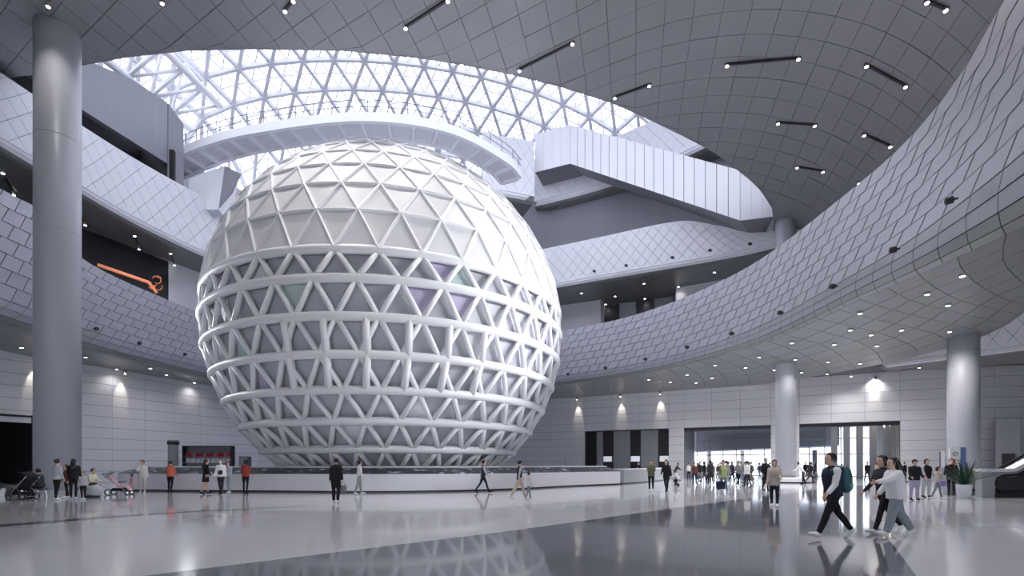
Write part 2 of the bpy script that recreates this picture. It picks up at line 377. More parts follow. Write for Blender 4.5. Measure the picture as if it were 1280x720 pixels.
# ------------------------------------------------------------------ balcony bands (rounded fascia turning into a soffit)
VC = np.array([-7.0, 36.0])
def band(name, pts, nf, ns, fm, sm, step=1.2, skew=0.5, gap=.022, tilt=.05, cap=.5, soff_step=2, limit=300, diamond=False, flip=False):
    D = crom(pts, .25); P = D[:, :2]
    S = np.concatenate([[0], np.cumsum(np.linalg.norm(np.diff(P, axis=0), axis=1))])
    T = np.gradient(P, axis=0); T /= np.linalg.norm(T, axis=1)[:, None]
    Nn = np.stack([-T[:, 1], T[:, 0]], 1)
    if np.sum((Nn*(P-VC)).sum(1)) < 0: Nn = -Nn
    def row(s):
        s = min(max(s, 0), S[-1])
        return [np.interp(s, S, D[:, k]) for k in range(6)]+[np.interp(s, S, Nn[:, 0]), np.interp(s, S, Nn[:, 1])]
    def pt(s, v, o=0.0):
        x, y, zb, zt, r, wd, nx, ny = row(s)
        if v <= 1: f, z, ox, oz = 0, zt-v*(zt-zb-r), -1, 0
        elif v <= 2:
            th = (v-1)*PI/2; f, z, ox, oz = r*(1-math.cos(th)), zb+r*(1-math.sin(th)), -math.cos(th), -math.sin(th)
        else: f, z, ox, oz = r+(v-2)*(wd-r), zb, 0, -1
        f += o*ox; z += o*oz
        return np.array([x+nx*f, y+ny*f, z])
    # backing skin with a cap on top
    ns_ = int(S[-1]/.8)+1; vv = []; ff = []
    vl = [0, .5, 1, 1.25, 1.5, 1.75, 2, 2.5, 3]
    for i in range(ns_+1):
        s = S[-1]*i/ns_
        x, y, zb, zt, r, wd, nx, ny = row(s)
        vv.append((x+nx*cap, y+ny*cap, zb+.6)); vv.append((x+nx*cap, y+ny*cap, zt))
        for q in vl: vv.append(pt(s, q, -.16))
        vv.append((x+nx*wd, y+ny*wd, zb+.6))
    k = len(vl)+3
    for i in range(ns_):
        for j in range(k): ff.append((i*k+j, i*k+(j+1) % k, (i+1)*k+(j+1) % k, (i+1)*k+j))
    ob = mk(name, vv, ff, 'joint_mid', kind='structure')
    cells = []
    rows = [(i/nf, (i+1)/nf, 1) for i in range(nf)]+[(1, 1.25, 1), (1.25, 1.5, 1), (1.5, 1.75, 1), (1.75, 2, 1)]+[(2+i/ns, 2+(i+1)/ns, soff_step) for i in range(ns)]
    cum = 0
    n_s = int(S[-1]/step)
    hh = np.mean(D[:, 3]-D[:, 2]-D[:, 4]); wm = np.mean(D[:, 5]-D[:, 4]); rm = np.mean(D[:, 4])
    if diamond:
        rows = rows[nf:]; cum = hh; dv = 1/nf; st = step
        for k in range(nf+1):
            for i in range(-1, int(S[-1]/st)+2):
                c = (i+.5*(k & 1))*st+st/2; vc = k*dv; hw = st/2-gap*1.4; hv = dv-gap*1.4/max(hh, 1)
                if c-hw > S[-1]-.1 or c+hw < .1: continue
                q = [(c, vc-hv), (c+hw, vc), (c, vc+hv), (c-hw, vc)]
                if k == 0: q = [(c-hw, .004), (c+hw, .004), (c, vc+hv)]
                if k == nf: q = [(c+hw, .996), (c-hw, .996), (c, vc-hv)]
                q = [(min(max(a_, 0), S[-1]), b_) for a_, b_ in q]
                m_ = len(q); top = [pt(s, v, tilt*(1 if j < 2 else 0)) for j, (s, v) in enumerate(q)]; bot = [pt(s, v, -.1) for s, v in q]
                fs = [tuple(range(m_))]+[(j, m_+j, m_+(j+1) % m_, (j+1) % m_) for j in range(m_)]
                nn = np.cross(top[1]-top[0], top[2]-top[0])+(np.cross(top[2]-top[0], top[3]-top[0]) if m_ == 4 else 0); ref = pt(c, .5, .1)-pt(c, .5)
                if nn@ref < 0: fs = [tuple(reversed(x)) for x in fs]
                cells.append((top+bot, fs, fm))
    for ri, (v0, v1, mul) in enumerate(rows):
        ln = (v1-v0)*(hh if v1 <= 1 else rm*PI/2 if v1 <= 2 else wm)
        k0, k1 = cum*skew, (cum+ln)*skew; cum += ln
        st = step*mul; sh = (ri % 3)*st/3 if v1 <= 1 else 0
        for i in range(-8, int(S[-1]/st)+1):
            a = i*st+sh; 
            s00, s10, s01, s11 = a+k0, a+st+k0, a+k1, a+st+k1
            if min(s00, s01) < 0 or max(s10, s11) > S[-1]: continue
            g = gap*.7; gv = gap*.85/max(ln, .1)*(v1-v0)
            q = [(s00+g, v0+gv), (s10-g, v0+gv), (s11-g, v1-gv), (s01+g, v1-gv)]
            lift = ([.0, tilt, tilt*1.1, .01] if flip else [tilt, .0, .01, tilt*1.1]) if v1 <= 1 else [.0]*4
            top = [pt(s, v, l) for (s, v), l in zip(q, lift)]; bot = [pt(s, v, -.10) for s, v in q]
            fs = [(0,1,2,3), (0,4,5,1), (1,5,6,2), (2,6,7,3), (3,7,4,0)]
            nn = np.cross(top[1]-top[0], top[3]-top[0]); ref = pt(s00, (v0+v1)/2, .1)-pt(s00, (v0+v1)/2)
            if nn@ref < 0: fs = [tuple(reversed(x)) for x in fs]
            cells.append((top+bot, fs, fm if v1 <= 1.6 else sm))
    emit(ob, cells, 'fascia_panel', limit)
    return ob
#            x, y, z bottom, z top, corner radius, soffit width
band('trim_1', [(17.9,4,13.5,24,2.4,6),(17.8,10,12.2,22.6,2.2,6),(17.6,14,11.0,20.4,2.0,7),(17.5,16.3,10.5,18.7,1.7,7.5),(17.3,18.4,10.2,16.6,1.4,8.2),(17.1,21,10,15.5,1.1,9),(17,25,10,15.3,.95,10.4),(16.9,31.5,10,15.4,.9,14.6),(15.9,36,10,15.4,.85,16),(13.6,41.2,10,15.4,.8,16),(10,46,10,15.4,.8,15),(4.7,50.5,10,15.5,.8,12),(-2,56,10,15.5,.8,9),(-10,58,10,15.6,.8,8)],
     7, 7, 'band_panel', 'soffit_panel', 1.1, .6, tilt=.026, gap=.022, soff_step=1.5)
band('trim_7', [(33,43,10,15.5,.5,3),(35.7,39.6,10,15.5,.5,4),(38.6,36.2,10,15.5,.5,6),(44,28,10,15.5,.5,9)], 6, 2, 'band_bright', 'soffit_panel', 1.1, .9, tilt=.02, diamond=True, gap=.013)
band('trim_2', [(-10,58,10,15.6,1.4,8),(-18,57,10,15.7,1.4,8),(-25,53,10,15.8,1.4,7),(-29,47,10,15.9,1.3,6),(-30.2,40,10,15.9,1.2,7),(-30.5,35.5,10,16.0,1.2,7.5),(-30.4,33,10,16.4,1.2,7.5),(-30.2,31,10,17.8,1.2,8),(-29.8,28,10,17.6,1.2,9),(-29.5,22,10,18,1.2,11),(-29.5,10,10,19,1.2,14)],
     7, 3, 'band_panel', 'soffit_panel', 1.15, .55, tilt=.035, flip=True)
band('trim_3', [(34,28,20.3,22.2,.4,8),(28,36.5,20.4,22.2,.4,8),(22.8,42.6,20.5,22.2,.5,9),(19,45.0,20.5,24.0,.6,9),(16,46.5,20.5,25.1,.6,8.5),(9,49.8,20.5,25.1,.6,7.5),(4,52.2,20.5,25.1,.6,7),(-4,55.5,20.5,25,.6,6),(-10,57,20.5,25,.6,6)],
     6, 4, 'band_bright', 'soffit_panel', 1.1, .9, tilt=.02, diamond=True, gap=.013)
band('trim_4', [(-10,57,20.5,25,.6,6),(-18,56,20.5,25.5,.6,6),(-25,51,20.6,26.4,.6,4),(-28.2,45,20.6,26.3,.6,3.6),(-29.8,38.5,20.5,25.8,.6,4.5),(-30,33,20.3,25.1,.6,5.5),(-30,28,20.1,24.5,.6,7.5),(-30,20,20,24,.6,10),(-30,8,20,24,.6,14)],
     6, 3, 'band_bright', 'soffit_panel', 1.3, .7, tilt=.02, diamond=True, gap=.013)
band('trim_5', [(2.5,53.2,30.5,37.3,.7,8),(0,52.3,30.5,37.2,.7,9),(-3.2,51.6,30.6,37,.7,9)], 7, 4, 'band_bright', 'soffit_panel', 1.2, .9, tilt=.02, diamond=True, gap=.013)
band('trim_8', [(24,41,32.5,38,.7,6),(19,47,32.5,38,.7,6),(14,51.6,32.5,38,.7,7),(9.4,54.6,32.5,38,.7,6),(5,56.8,32.5,38,.7,5),(2.6,57.9,32.5,38,.7,4)], 6, 3, 'band_bright', 'soffit_panel', 1.2, .9, tilt=.02, diamond=True, gap=.013)

# upper interior walls seen between the bands
def wall_strip(name, pts, z0, z1, m, th=.35, out=None):
    P = np.asarray(pts, float); b = MB()
    for p, q in zip(P[:-1], P[1:]):
        d = (q-p)/np.linalg.norm(q-p); n = np.array([-d[1], d[0]])
        if n@((p+q)/2-VC) < 0: n = -n
        za, zb = (z1, z1) if np.isscalar(z1) else (z1[0], z1[1])
        b.add(prism([(*p, z0), (*q, z0), (*q, zb), (*p, za)], (*(n*th), 0)))
    return b.build(name, m, kind='structure')
wall_strip('wall_upper_left_black', [(-36,30.5),(-34.8,38),(-32.2,45)], 15, 20.55, 'black_wall')
wall_strip('wall_upper_left_white', [(-32.2,45),(-29.5,52.5)], 10.6, 20.6, 'wall_white')
wall_strip('wall_upper_back_white', [(3,58.6),(10.2,55.2)], 10.6, 20.55, 'wall_white')
wall_strip('wall_upper_back_dark', [(10.2,55.2),(10.8,57.5),(18.3,54.0),(17.6,51.6)], 10.6, 20.55, 'wall_grey')
wall_strip('wall_upper_right_white', [(17.6,51.6),(26,46.6),(36,38)], 10.6, 20.55, 'wall_white')
wall_strip('wall_gallery_back', [(-4,60),(5,58.6),(12,55),(18,51),(30,41)], 21, 37.2, 'wall_grey')
dk = MB()
for x in (11.3, 12.1, 13.6, 14.9, 15.3, 16.6): 
    t = (x-10.8)/7.5; dk.add(box(x, x+.28, 57.0-3.5*t, 57.25-3.5*t, 11, 14.6))
for k, (x0, x1) in enumerate(((10.95, 12.6), (12.7, 14.4), (14.5, 16.2), (16.3, 18.0))):
    t0, t1 = (x0-10.8)/7.5, (x1-10.8)/7.5
    mk('dark_wall_panel', *prism([(x0, 57.35-3.5*t0, 10.7), (x1, 57.35-3.5*t1, 10.7), (x1, 57.35-3.5*t1, 20.4), (x0, 57.35-3.5*t0, 20.4)], (-.05,-.1,0)), 'dark_metal' if k % 2 == 0 else 'stone_grey', bpy.data.objects['wall_upper_back_dark'])

# left gallery: smooth grey wall over a black slot, and the wedge block under the footbridge
gl = mk('wall_gallery_left', *prism([(-31.2,8,25.6),(-31,28,26.4),(-31,34,27.0),(-31,43.2,28.6),(-31,43.2,34.1),(-31,39,32.9),(-31,35,31.0),(-31,28,30.2),(-31.2,8,30)], (-.5,0,0)), 'wall_grey', kind='structure')
wall_strip('wall_gallery_slot', [(-33.2,8),(-33.2,43.0),(-30.6,43.4)], 22, 30, 'black_wall')
mk('wall_gallery_return', *prism([(-31,43.3,26.2),(-30.3,44.3,26.5),(-30.3,44.3,32.9),(-31,43.3,34.1)], (-.3,.05,0)), 'wall_grey', kind='structure')
blk = empty('landing_block', (-28, 46, 26), 0, 'grey faceted block hanging under the end of the curved footbridge', 'block')
def rel(vf, o): return [np.asarray(p, float)-np.asarray(o.location) for p in vf[0]], vf[1]
def zz(x, y, d): return ((x-PPX)/F_PX*d, d, CAMH+(HORIZ-y)/F_PX*d)
pA, pB, pC, pD = zz(236, 224, 44.5), zz(281, 207, 44.5), zz(273, 262, 44.5), zz(236, 262, 44.5)
mk('front_face', *rel(prism([pA, pB, pC, pD], (-.3, 2.6, 0)), blk), 'box_panel', blk)
pE = zz(302, 218, 46.5); pF = zz(284, 256, 46.5)
mk('dark_flank', *rel(prism([pB, pE, pF, pC], (-.4, .1, -.1)), blk), 'wall_grey', blk)

# ------------------------------------------------------------------ ceiling with its oculus edge
def zc(x): return 25.0-.0102*max(0, min(x, 34)-6)**2
EP = [(-60,104),(0,98),(47,92),(110,80),(160,71),(233,63),(320,61),(430,63),(520,72),(580,81),(640,93),(707,110),(763,128),(807,147),(840,163),(887,187),(923,213),(947,233),(965,258)]
EX = [-48.0, -38.0]; EY = [31.6, 30.4]
for x_, y_ in EP[1:]:
    X_ = 0.0
    for _ in range(60): X_ = .5*X_+.5*Z(x_, y_, zc(X_))[0]
    q_ = Z(x_, y_, zc(X_)); EX.append(q_[0]); EY.append(q_[1])
EX += [EX[-1]+2.2, EX[-1]+6, 75]; EY += [EY[-1]+3.6, EY[-1]+11, 75]
EX = np.array(EX); EY = np.array(EY)
edge = lambda x: float(np.interp(x, EX, EY))
def base(u):
    if u > 16: t = min(u-16, 14); return .025*t*t+max(0, u-30)*.7
    t = 16-u; return .025*t*t if t < 11.4 else 3.249+.57*(t-11.4)
def cs(u, v): x = u+.25*v; return x, 24+base(u)+v
def vmax(u):
    lo, hi = -60, 60
    for _ in range(40):
        m = (lo+hi)/2; x, y = cs(u, m)
        if y < edge(x): lo = m
        else: hi = m
    return lo
# backing slab
us = np.arange(-75, 76, 1.5); vv = []; ff = []; EDG = []
XS = sorted(set(np.arange(-48, 70.1, 1.5).tolist()) | set(EX[:-1].tolist()))
XS = [x for x in XS if -48 <= x <= 70]
for x in XS:
    ye = edge(x); z = zc(x)
    vv += [(x, -28, z+.05), (x, 15, z+.05), (x, ye, z+.05), (x, ye, z+.12), (x, ye+.12, z+1.6), (x, -28, z+1.6)]
for i in range(len(XS)-1):
    for j in range(6): ff.append((i*6+j, (i+1)*6+j, (i+1)*6+(j+1) % 6, i*6+(j+1) % 6))
ceil = mk('ceiling', vv, ff, 'joint', kind='structure')
cells = []; ST = 1.35
for i in range(-34, 30):
    u0, u1 = i*ST, (i+1)*ST
    m0, m1 = vmax(u0), vmax(u1)
    for j in range(int((14-24-base(u0))/ST), int(max(m0, m1)/ST)+1):
        a, b = j*ST, (j+1)*ST
        g = .013
        q = [(u0+g, a+g, m0), (u1-g, a+g, m1), (u1-g, min(b, m1)-g, m1), (u0+g, min(b, m0)-g, m0)]
        if a >= m0 and a >= m1: continue
        pts = []
        for u, v, mm in q:
            x, y = cs(u, min(v, mm-.02)); pts.append((x, y, zc(x)))
        if pts[2][1]-pts[1][1] < .05 and pts[3][1]-pts[0][1] < .05: continue
        if np.mean([p[1] for p in pts]) < 14 or abs(pts[0][0]) > 46: continue
        dz = random.uniform(-.012, .012)
        top = [(x, y, z-.01+dz) for x, y, z in pts]; bot = [(x, y, z+.06) for x, y, z in pts]
        cells.append((top+bot, [(3,2,1,0), (1,5,4,0), (2,6,5,1), (3,7,6,2), (0,4,7,3)], 'ceiling_panel'))
emit(ceil, cells, 'ceiling_panel')
cells = []
for i in range(len(XS)-1):
    x0, x1 = XS[i]+.02, XS[i+1]-.02
    if x1-x0 < .2: continue
    q = [(x0, edge(x0)+.02, zc(x0)-.02), (x1, edge(x1)+.02, zc(x1)-.02), (x1, edge(x1)+.18, zc(x1)+1.5), (x0, edge(x0)+.18, zc(x0)+1.5)]
    cells.append((*prism(q, (0, -.05, 0)), 'ceiling_panel'))
emit(ceil, cells, 'edge_strip')
# roof over the upper galleries, round the dome
DC = np.array([-7.0, 36.0]); DA, DB, DZ, DH = 34.0, 29.0, 32.6, 14.5
vv = []; ff = []; n = 72
for k in range(n):
    a = 2*PI*k/n; c, s = math.cos(a), math.sin(a)
    vv += [(DC[0]+DA*c, DC[1]+DB*s, DZ+.3), (DC[0]+85*c, DC[1]+75*s, DZ+.3), (DC[0]+85*c, DC[1]+75*s, DZ+.9), (DC[0]+DA*c, DC[1]+DB*s, DZ+.9)]
for k in range(n):
    for j in range(4): ff.append((k*4+j, ((k+1) % n)*4+j, ((k+1) % n)*4+(j+1) % 4, k*4+(j+1) % 4))
mk('ceiling_roof', vv, ff, 'wall_plain', kind='structure')

# ------------------------------------------------------------------ skylight dome: triangulated beams and panes
dome = empty('skylight_dome', (DC[0], DC[1], DZ), 0, 'white triangulated steel and glass dome roof above the sphere', 'skylight')
def dz(x, y):
    q = ((x-DC[0])/DA)**2+((y-DC[1])/DB)**2
    return DZ+DH*math.sqrt(max(0, 1-q)) if q < 1 else None
A = 3.1; HH = A*math.sqrt(3)/2; nodes = {}; rot = math.radians(9)
for j in range(-17, 18):
    for i in range(-19, 20):
        x, y = A*(i+.5*(j & 1)), HH*j
        X = DC[0]+x*math.cos(rot)-y*math.sin(rot); Y = DC[1]+x*math.sin(rot)+y*math.cos(rot)
        q = math.sqrt(((X-DC[0])/DA)**2+((Y-DC[1])/DB)**2)
        if q < 0.985: nodes[i, j] = np.array([X, Y, dz(X, Y)])
        elif q < 1.06:
            X = DC[0]+(X-DC[0])/q; Y = DC[1]+(Y-DC[1])/q; nodes[i, j] = np.array([X, Y, DZ])
def nb(i, j): o = j & 1; return [(i+1, j), (i+o, j+1), (i+o-1, j+1)]
beams = []; panes = []; mull = MB()
root = np.asarray(dome.location)
for (i, j), p in nodes.items():
    k = [q for q in nb(i, j)]
    for q in k:
        if q in nodes: beams.append((*bar(p, nodes[q], .34, .42), 'dome_steel'))
    for t in ((k[0], k[1]), (k[1], k[2])):
        if t[0] in nodes and t[1] in nodes:
            a, b, c = p, nodes[t[0]], nodes[t[1]]; g = (a+b+c)/3
            vs3 = [g+(x-g)*.985+np.array([0, 0, .3]) for x in (a, b, c)]
            panes.append((vs3+[x+np.array([0, 0, .03]) for x in vs3], [(2,1,0), (3,4,5), (0,1,4,3), (1,2,5,4), (2,0,3,5)], 'dome_glass'))
            e = [(a+b)/2, (b+c)/2, (c+a)/2]
            for x, y in ((0, 1), (1, 2), (2, 0)): mull.add(rel(bar(e[x]+np.array([0,0,.2]), e[y]+np.array([0,0,.2]), .11, .16), dome))
def emit_dome(cells, name, limit=300):
    order = sorted(range(len(cells)), key=lambda i: -screen_size(cells[i][0])*(1 if proj(np.mean(cells[i][0], 0))[1] > 30 else .01))
    b = {}
    for n, i in enumerate(order):
        v = np.asarray(cells[i][0])-root
        if n < limit: mk(name, v, cells[i][1], cells[i][2], dome, loc=v.mean(0))
        else: b.setdefault(cells[i][2], MB()).add((v, cells[i][1]))
    for m, x in b.items(): x.build(name+'_field', m, dome, kind='stuff')
emit_dome(beams, 'beam'); emit_dome(panes, 'pane')
mull.build('mullion_net', 'dome_steel', dome, kind='stuff')
v, f = tube([(DA*math.cos(2*PI*k/90), DB*math.sin(2*PI*k/90), 0) for k in range(90)], .45, 8, closed=True); mk('base_ring', v, f, 'dome_steel', dome, True)
# edge truss on the left flank of the dome
tr = empty('edge_truss', (-31, 38, 34), 0, 'heavy white roof truss along the grey gallery wall', 'truss')
ch = []
for r, z in ((.0, 0.2), (3.0, 2.6), (1.2, 5.0)):
    ch.append([(-32.2+r+.02*(y-30)**1.0*0, y, 32.3+z+(y-30)*.14) for y in np.linspace(27, 48, 9)])
for c_ in ch: v, f = tube(c_, .34, 8); mk('chord', *rel((v, f), tr), 'white_steel', tr, True)
for k in range(8):
    for a, b in ((0, 1), (1, 2), (0, 2)):
        for (p, q) in ((ch[a][k], ch[b][k]), (ch[a][k], ch[b][k+1])):
            mk('brace', *rel(tube([p, q], .15, 6), tr), 'white_steel', tr, True)

# ------------------------------------------------------------------ footbridge
bz = 30.9
bp = crom([(-34.5,46.4),(-28,43.4),(-22,41.6),(-12.7,40.2),(-5.5,41.6),(-0.6,45.6),(1.0,48.2)], .5)
br = empty('footbridge', (-14, 42, bz), 0, 'curved white footbridge with ribbed underside and thin railings above the sphere', 'bridge')
T = np.gradient(bp, axis=0); T /= np.linalg.norm(T, axis=1)[:, None]; BN = np.stack([-T[:, 1], T[:, 0]], 1)
if BN[len(BN)//2][1] < 0: BN = -BN
BW = 2.5
def sweep(path, nrm, sec):
    k = len(sec); v = []; f = []
    for p, n_ in zip(path, nrm):
        for o, z in sec: v.append((p[0]+n_[0]*o, p[1]+n_[1]*o, z))
    for i in range(len(path)-1):
        for j in range(k): f.append((i*k+j, i*k+(j+1) % k, (i+1)*k+(j+1) % k, (i+1)*k+j))
    f.append(tuple(range(k))); f.append(tuple(reversed(range((len(path)-1)*k, len(path)*k)))); return v, f
mk('deck', *rel(sweep(bp, BN, [(.15, bz-.35), (BW-.15, bz-.35), (BW-.15, bz-.1), (.15, bz-.1)]), br), 'wall_panel', br)
for o in (0, BW-.35): mk('edge_beam', *rel(sweep(bp, BN, [(o, bz-.6), (o+.35, bz-.6), (o+.35, bz+.15), (o, bz+.15)]), br), 'white_steel', br)
for i in range(0, len(bp), 4):
    a = np.array([*(bp[i]+BN[i]*.3), bz-.5]); b = np.array([*(bp[i]+BN[i]*(BW-.3)), bz-.5]); mk('rib', *rel(bar(a, b, .22, .35), br), 'white_steel', br)
for o in (.12, BW-.12):
    for z in (.7, 1.25):
        v, f = tube([(*(p+n_*o), bz+z) for p, n_ in zip(bp[::2], BN[::2])], .035, 6); mk('handrail', *rel((v, f), br), 'wall_grey', br, True)
    for i in range(0, len(bp), 3):
        p = bp[i]+BN[i]*o; mk('railing_post', *rel(bar((*p, bz+.1), (*p, bz+1.25), .07, .07, (1,0,0)), br), 'wall_grey', br)

# ------------------------------------------------------------------ escalator enclosure (inclined white box)
es = empty('escalator_enclosure', (12, 48, 22), 0, 'inclined white clad box corridor descending towards the round column', 'enclosure')
ep = [np.array(p) for p in ((2.6,54.6,34.8),(6.4,53.0,34.8),(19.5,41.0,22.4),(22.0,40.3,22.4))]
eh = 4.2; dirn = []
for i in range(4):
    d = (ep[min(i+1, 3)]-ep[max(i-1, 0)])[:2]; d /= np.linalg.norm(d); n_ = np.array([-d[1], d[0]]); dirn.append(n_ if n_[1] > 0 else -n_)
def eq(i, t, o, z): 
    p = ep[i]*(1-t)+ep[i+1]*t; n_ = dirn[i]*(1-t)+dirn[i+1]*t; n_ = n_/np.linalg.norm(n_)
    return np.array([p[0]+n_[0]*o, p[1]+n_[1]*o, p[2]+z])
core = MB()
for i in range(3):
    q = [eq(i, 0, .08, 0), eq(i, 0, 2.9, 0), eq(i, 0, 2.9, eh), eq(i, 0, .08, eh)]; r = [eq(i, 1, .08, 0), eq(i, 1, 2.9, 0), eq(i, 1, 2.9, eh), eq(i, 1, .08, eh)]
    core.add((q+r, [(3,2,1,0), (4,5,6,7), (0,1,5,4), (1,2,6,5), (2,3,7,6), (3,0,4,7)]))
mk('core', *rel((core.v, core.f), es), 'wall_grey', es)
for i, n_ in enumerate((4, 18, 3)):
    for k in range(n_):
        a, b = k/n_+.002, (k+1)/n_-.002
        q = [eq(i, a, 0, -.03), eq(i, b, 0, -.03), eq(i, b, 0, eh+.05), eq(i, a, 0, eh+.05)]
        r = [eq(i, a, .08, -.03), eq(i, b, .08, -.03), eq(i, b, .08, eh+.05), eq(i, a, .08, eh+.05)]
        v = np.array(q+r); v = v-np.asarray(es.location)
        mk('cladding_strip', v, [(0,1,2,3), (7,6,5,4), (4,5,1,0), (5,6,2,1), (6,7,3,2), (7,4,0,3)], 'box_panel', es, loc=v.mean(0))

# ------------------------------------------------------------------ columns
def column(x, d, r, h, label):
    o = empty('column', (x, d, 0), 0, label, 'column')
    v, f = lathe([(r, .12), (r, h)], 40); mk('shaft', v, f, 'column_paint', o, True)
    v, f = lathe([(r+.05, 0), (r+.05, .12), (r, .14)], 40); mk('base_collar', v, f, 'column_paint', o)
    for z in np.arange(4.0, h-1, 5.0):
        v, f = lathe([(r+.002, z), (r+.004, z+.005), (r+.004, z+.02), (r+.002, z+.025)], 40); mk('joint_ring', v, f, 'stone_grey', o)
    return o
column(-24.6, 26, .97, 24.98, 'tall round grey column standing by the strollers')
column(23.15, 40.6, .78, 22.1, 'round grey column in front of the glazed entrance, rising past the balcony')
column(29.9, 31.8, .82, 11.2, 'round grey column beside the potted plant and notice board')

# ------------------------------------------------------------------ ground-floor openings
def W(sv, t, z): p = np.array([8, 60.7])+dR*sv+nR*t; return np.array([p[0], p[1], z])
def wslab(s0, s1, t0, t1, z0, z1): return prism([W(s0, t0, z0), W(s1, t0, z0), W(s1, t0, z1), W(s0, t0, z1)], W(s0, t1, z0)-W(s0, t0, z0))
# dark doorway, left
pl, pr = at_l(d0), at_l(d1); nl = n_l((d0+d1)/2)
b = MB()
for a, c in ((pl-nl*0, pl+nl*4), (pr, pr+nl*4), (pl+nl*4, pr+nl*4)):
    t = (c-a)/np.linalg.norm(c-a); o = np.array([-t[1], t[0]])*.1
    b.add(prism([(*a, 0), (*c, 0), (*c, 5.4), (*a, 5.4)], (*o, 0)))
b.add(prism([(*pl, 5.2), (*pr, 5.2), (*(pr+nl*4), 5.2), (*(pl+nl*4), 5.2)], (0, 0, .15)))
mk('door_1', b.v, b.f, 'black_wall', kind='structure')
# recess with alternating dark and pale boards, middle
s0, s1 = OPN[0]
b = MB(); b.add(wslab(s0-.2, s1+.2, 1.6, 1.9, 0, 5.9)); b.add(wslab(s0-.2, s1+.2, .3, 1.9, 5.7, 5.95)); b.add(wslab(s0-.2, s0-.02, .3, 1.9, 0, 5.9)); b.add(wslab(s1+.02, s1+.2, .3, 1.9, 0, 5.9))
rc = mk('wall_recess', b.v, b.f, 'dark_metal', kind='structure')
def sx(x, t=1.5):     # position along the wall seen at pixel column x, on the plane t behind it
    k = (x-PPX)/F_PX; o = np.array([8, 60.7])+nR*t
    return (k*o[1]-o[0])/(dR[0]-k*dR[1])
bx = [731, 746, 754, 767, 788, 801, 823, 838]
for i in range(7):
    a, c = sx(bx[i]), sx(bx[i+1]); lightp = i in (1, 3, 5)
    v, f = wslab(a+.03, c-.03, 1.38 if lightp else 1.5, 1.6, 0.02, 5.66)
    mk('pale_board' if lightp else 'dark_board', v, f, 'stone_grey' if lightp else 'dark_metal', rc)
for a, c in ((755, 765), (789, 800), (825, 836)):
    v, f = wslab(sx(a), sx(c), 1.3, 1.45, 1.9, 2.55); o_ = mk('light_box', v, f, 'lit_screen' if 'lit_screen' in M else (mat('lit_screen', (.85, .9, 1.0), emit=.45) and 'lit_screen'), label='small glowing white panel low in the dark recess', cat='light box', group='light panels in the recess')
# glazed entrance hall
e0, e1 = OPN[1][0], OPN[2][1]; TD = 12.0
b = MB(); b.add(wslab(e0-.6, e1+.6, .4, TD+1, 6.3, 6.6)); mk('ceiling_vestibule', b.v, b.f, 'wall_plain', kind='structure')
b = MB(); b.add(wslab(e0-.7, e0-.3, .4, TD, 0, 6.4)); mk('wall_vestibule_left', b.v, b.f, 'wall_plain', kind='structure')
b = MB(); b.add(wslab(e1+.3, e1+.7, .4, TD, 0, 6.4)); wv = mk('wall_vestibule_right', b.v, b.f, 'rib_wall', kind='structure')
for k in range(18): mk('rib', *wslab(e1+.12, e1+.32, .6+k*.62, .6+k*.62+.36, .02, 6.25), 'rib_wall', wv)
b = MB(); b.add(wslab(e0, e1, .4, 1.0, 5.35, 6.3)); mk('trim_6', b.v, b.f, 'dark_metal', kind='structure')
win = mk('window_1', *wslab(e0-.3, e1+.3, TD-.05, TD+.05, 6.0, 6.4), 'stone_grey', kind='structure')
nb_ = 12; stp = (e1-e0)/nb_
for k in range(nb_+1): mk('mullion', *wslab(e0+k*stp-.05, e0+k*stp+.05, TD-.1, TD+.1, 0, 6.2), 'stone_grey', win)
for z in (.05, 2.75, 4.6): mk('transom', *wslab(e0, e1, TD-.08, TD+.08, z, z+.13), 'stone_grey', win)
for k in range(nb_):
    for z0, z1 in ((.2, 2.72), (2.9, 4.57), (4.75, 6.0)): mk('pane', *wslab(e0+k*stp+.06, e0+(k+1)*stp-.06, TD-.012, TD+.012, z0, z1), 'door_glass', win)
ca = empty('canopy', W((e0+e1)/2, TD+5, 0), 0, 'grey sloping canopy on piers outside the glazed entrance', 'canopy')
mk('roof_slab', *rel(prism([W(e0-10, TD+1.5, 3.1), W(e1-3.2, TD+1.5, 3.9), W(e1-3.2, TD+1.5, 9), W(e0-10, TD+1.5, 9)], W(0, 7, 0)-W(0, 0, 0)), ca), 'wall_white', ca)
for k in range(4): mk('pier', *rel(wslab(e0+1+k*4.2, e0+1.5+k*4.2, TD+3, TD+3.5, 0, 3.4), ca), 'wall_plain', ca)
for k in range(4): mk('entrance_pillar', *wslab(e1-4.6+k*1.2, e1-4.0+k*1.2, 8.4, 8.9, 0, 6.28), 'white_steel', label='slim square white pillar inside the glazed entrance', cat='pillar', group='entrance pillars')
# service hatch with a small counter at the far right wall
def PX(x, y, d): return ((x-PPX)/F_PX*d, d, CAMH+(HORIZ-y)/F_PX*d)
h = mk('service_hatch', *prism([PX(1248, 606, 42.1), PX(1275, 606, 41.0), PX(1275, 524, 41.0), PX(1248, 524, 42.1)], (0, .25, 0)), 'stone_grey', label='grey recessed panel with a dark hatch in the pale wall by the escalator', cat='hatch')
mk('hatch_opening', *prism([PX(1251, 592, 42.0), PX(1268, 592, 41.2), PX(1268, 567, 41.2), PX(1251, 567, 42.0)], (0, -.06, 0)), 'dark_metal', h)

